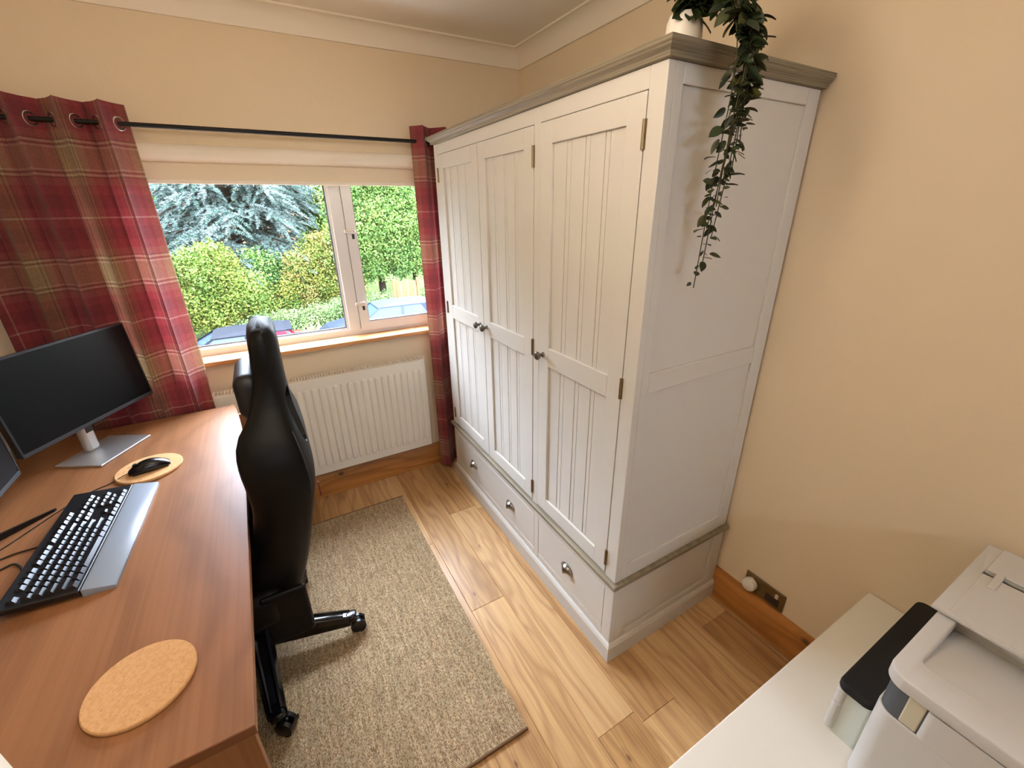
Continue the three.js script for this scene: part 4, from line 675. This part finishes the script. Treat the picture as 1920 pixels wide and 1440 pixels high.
tree('lime_shrub', 'bright lime-green shrub in front of the blue cedar', -3.1, -15.8, GY + 0.4, 1.6, 0.08, C1, 620, [[0.0, 1.9, 0, 0.95, 0.95, 0.8], [-0.9, 1.5, 0, 0.9, 0.8, 0.8], [0.75, 1.35, 0.2, 0.75, 0.6, 0.6], [-0.3, 0.9, 0.3, 1.3, 0.7, 0.6], [1.2, 0.8, 0.1, 0.5, 0.4, 0.5], [-1.5, 0.8, 0, 0.7, 0.7, 0.6]], LIME, { scale: 0.8 });
tree('autumn_shrub', 'yellow-green shrub with a few russet leaves right of the lime shrub', 0.15, -16.6, GY + 0.5, 1.6, 0.08, C1, 560, [[0, 1.5, 0, 0.95, 0.95, 0.8], [0.9, 2.1, -0.2, 0.8, 1.0, 0.8], [-0.6, 0.8, 0.2, 0.8, 0.6, 0.7], [1.1, 1.0, 0.2, 0.9, 0.7, 0.6], [0.2, 2.4, -0.3, 0.4, 0.5, 0.4]], AUT, { scale: 0.75 });
tree('dark_shrub', 'dark green shrub in the gap between the two bright shrubs', -1.5, -17.2, GY + 0.5, 1.5, 0.08, C2, 420, [[0, 1.2, 0, 1.1, 1.2, 0.8], [0.4, 0.5, 0.5, 1.3, 0.5, 0.6]], DARK.concat(MID), { scale: 0.9 });
tree('leafy_tree', 'full green leafy tree filling the right window pane', 3.0, -17, GY + 0.6, 4.0, 0.16, C1, 1500, [[0, 3.6, 0, 2.0, 2.0, 1.5], [-0.9, 2.2, 0.2, 1.3, 1.3, 1.0], [1.2, 2.4, 0.1, 1.5, 1.4, 1.0]], MID, { scale: 0.85 });
tree('background_tree', 'tall mid-green tree between the house and the window mullion', 1.6, -22, GY + 1.2, 4.0, 0.15, C1, 800, [[0, 3.8, 0, 1.25, 2.0, 1.2], [0.2, 2.0, 0.3, 1.3, 1.2, 1.0]], MID.concat(LIME.slice(2)), { scale: 0.85 });
tree('pale_tree', 'pale bluish-green tree at the right edge of the window', 5.0, -18.5, GY + 0.8, 3.5, 0.14, C2, 700, [[0, 2.9, 0, 1.3, 1.9, 1.1]], [[0.118, 0.176, 0.11], [0.143, 0.2, 0.134], [0.092, 0.15, 0.084]], { scale: 1.0 });
tree('far_tree', 'large dark tree on the far left behind the cedar', -6.5, -26, GY + 1.6, 6.0, 0.3, C1, 1300, [[0, 5.6, 0, 3.2, 3.4, 2.2], [3.4, 4.0, -0.5, 2.4, 2.6, 1.8]], MID.concat(DARK), { scale: 1.3 });
tree('far_tree', 'large tree behind the leafy tree on the far right', 6.6, -26, GY + 1.6, 6.0, 0.3, C1, 1300, [[0, 5.4, 0, 3.2, 3.4, 2.2], [-3.2, 4.2, -0.5, 2.6, 2.8, 1.8]], MID, { scale: 1.3 });
{ const g = thing('low_hedge', 'low green hedge along the far edge of the drive', 'hedge', [0.6, GY, -15.3]); mesh('stems', merge([...Array(18)].map((_, i) => cyl(0.02, 0.03, 0.5, 6).translate(-3.6 + i * 0.42, 0.25, 0))), bark, g); foliage('foliage', C2, 900, [[-1.6, 0.45, 0, 2.3, 0.36, 0.45], [1.4, 0.62, 0, 2.4, 0.45, 0.5], [3.2, 0.7, 0, 1.6, 0.5, 0.5]], [[0.084, 0.126, 0.042], [0.11, 0.147, 0.055], [0.067, 0.11, 0.038]], g, { scale: 0.7 }); }
{ const g = thing('grass_clump', 'clump of yellowish long grass beside the drive', 'grass', [0.2, GY, -13.4]); foliage('blades', cluster(60, 0.25, 0.3, 0.06, 0.4), 240, [[0, 0.12, 0, 1.1, 0.12, 0.5], [0.9, 0.12, 0.4, 0.9, 0.1, 0.4]], [[0.176, 0.193, 0.067], [0.21, 0.21, 0.084], [0.126, 0.16, 0.05]], g, {}); }
for (let k = 0; k < 6; k++) { // unseen conifers added to block low sky light from the left
  const z = -3.2 - k * 2.7, w = ['nearest the house', 'second from the house', 'third from the house', 'fourth from the house', 'fifth from the house', 'farthest from the house'][k];
  const g = thing('added_conifer', 'unseen dark conifer added to block sky light left of the drive, ' + w, 'tree', [-8.2 - 0.2 * (k % 2), GY, z], 0, 'conifers added to block sky light');
  mesh('trunk', cyl(0.08, 0.2, 6, 8).translate(0, 3, 0), bark, g); foliage('foliage', C1, 360, [[0, 1.8, 0, 1.3, 1.9, 1.45], [0, 4.2, 0, 1.15, 2.2, 1.35], [0, 6.4, 0, 0.7, 1.4, 0.9]], DARK, g, { scale: 1.5 });
}
{ // wooden gate
  const g = thing('wooden_gate', 'weathered wooden board gate between hedge and parked car', 'gate', [2.72, GY, -13.7]), wm = P(0x6b5038, 0.9, { specularIntensity: 0.1 }), wm2 = P(0x5e4630, 0.9, { specularIntensity: 0.1 });
  for (let k = 0; k < 6; k++) mesh('board', bounds(k * 0.13, k * 0.13 + 0.122, 0.05, 1.86 - 0.02 * (k % 2), 0, 0.022, 0.004), k % 2 ? wm : wm2, g);
  mesh('rail', bounds(0, 0.78, 0.35, 0.45, -0.03, 0), wm, g); mesh('rail', bounds(0, 0.78, 1.4, 1.5, -0.03, 0), wm, g);
  mesh('post', bounds(-0.12, -0.02, 0, 1.95, -0.04, 0.06, 0.006), wm2, g); mesh('post', bounds(0.8, 0.9, 0, 1.95, -0.04, 0.06, 0.006), wm2, g);
}
{ // house beyond the trees
  const g = thing('house', 'pale brick house with a grey roof seen between the trees', 'house', [1.0, GY + 2.0, -34]);
  const brick = texture(256, 256, (u, v) => { const r = Math.floor(v * 32), c = Math.floor(u * 12 + (r % 2) * 0.5), k = hash(c % 12, r, 4); return mul3(mix3([138, 110, 88], [124, 92, 72], k), 0.9 + 0.2 * fbm(u, v, 30, 30, 3, 2)); });
  mesh('wall', metreUV(bounds(-5, 5, 0, 4.4, -4, 0), 0.4), P(0xffffff, 0.9, { map: brick, specularIntensity: 0.1 }), g);
  mesh('roof', new ConvexGeometry([V3(-5.4, 4.35, 0.5), V3(5.4, 4.35, 0.5), V3(-5.4, 4.35, -4.5), V3(5.4, 4.35, -4.5), V3(-5.2, 6.6, -2), V3(5.2, 6.6, -2)]), P(0x50545a, 0.9, { specularIntensity: 0.1 }), g);
  for (const x of [-3.4, -1.0, 1.4, 3.6]) { const wf = mesh('window', frameRect(x - 0.55, x + 0.55, 2.3, 3.6, 0.09, 0.0, 0.08), MAT.upvc, g); mesh('pane', bounds(x - 0.47, x + 0.47, 2.38, 3.52, 0.0, 0.03), M(0x6d7f90, 0.1), wf); }
}
// parked cars: side-on hatchbacks, nose to the left
function car(label, pos, turn, bodyC, roofC, len = 3.9) {
  const g = thing('parked_car', label, 'car', pos, turn), k = len / 3.9, bm = P(bodyC, 0.4, { specularIntensity: 0.15 }), rm = P(roofC, 0.5, { specularIntensity: 0.08 }), gl = P(0x2a3744, 0.1, { specularIntensity: 0.3 }), W = 1.66;
  const lower = [[-1.95, 0.32], [-1.9, 0.62], [-1.7, 0.76], [-0.95, 0.90], [1.55, 0.95], [1.86, 0.92], [1.93, 0.62], [1.9, 0.32], [1.62, 0.22], [-1.7, 0.22]].map(([a, b]) => [a * k, b]);
  mesh('body', toCreasedNormals(prism(lower, W - 0.12, 0.06).translate(0, 0, -(W - 0.12) / 2), 0.5), bm, g);
  // glasshouse narrows upwards
  const gh = (y, x0, x1, w) => [V3(x0 * k, y, -w), V3(x1 * k, y, -w), V3(x0 * k, y, w), V3(x1 * k, y, w)];
  mesh('windows', new ConvexGeometry([...gh(0.9, -1.0, 1.72, 0.76), ...gh(1.38, -0.12, 1.34, 0.60)]), gl, g);
  mesh('roof', new ConvexGeometry([...gh(1.37, -0.22, 1.5, 0.615), ...gh(1.40, -0.14, 1.52, 0.61), ...gh(1.445, 0.1, 1.3, 0.52), ...gh(1.46, 0.35, 1.1, 0.4)]), rm, g);
  const pillar = (xa, ya, xb, yb, s, w = 0.05) => { const za = s * lerp(0.765, 0.6, (ya - 0.9) / 0.48), zb = s * lerp(0.765, 0.6, (yb - 0.9) / 0.48); return new ConvexGeometry([V3(xa * k - w, ya, za), V3(xa * k + w, ya, za), V3(xb * k - w, yb, zb), V3(xb * k + w, yb, zb), V3(xa * k - w, ya, za + s * 0.012), V3(xa * k + w, ya, za + s * 0.012), V3(xb * k - w, yb, zb + s * 0.012), V3(xb * k + w, yb, zb + s * 0.012)]); };
  for (const s of [-1, 1]) for (const [a, b] of [[-0.97, -0.14], [0.52, 0.58], [1.62, 1.32]]) mesh('pillar', pillar(a, 0.9, b, 1.4, s, a > 1 ? 0.12 : 0.045), a > 1 ? bm : rm, g);
  mesh('spoiler', bounds(1.3 * k, 1.66 * k, 1.36, 1.41, -0.58, 0.58, 0.02), rm, g);
  for (const s of [-1, 1]) mesh('tail_lamp', bounds(1.70 * k, 1.9 * k, 0.84, 1.04, s * 0.66 - 0.1, s * 0.66 + 0.1, 0.03), M(0xc01818, 0.15), g);
  for (const x of [-1.25, 1.22]) for (const s of [-1, 1]) mesh('wheel', cyl(0.31, 0.31, 0.2, 24).rotateX(Math.PI / 2).translate(x * k, 0.31, s * 0.74), MAT.rubber, g);
  return g;
}
car('red parked car with a black roof, outside the left window pane', [-2.75, GY, -10.8], 0.0, 0xb01020, 0x14161c);
car('dark blue-grey parked car outside the right window pane', [1.75, GY, -12.2], 0.0, 0x1c222b, 0x2a3038);

renderer.render(scene, camera);
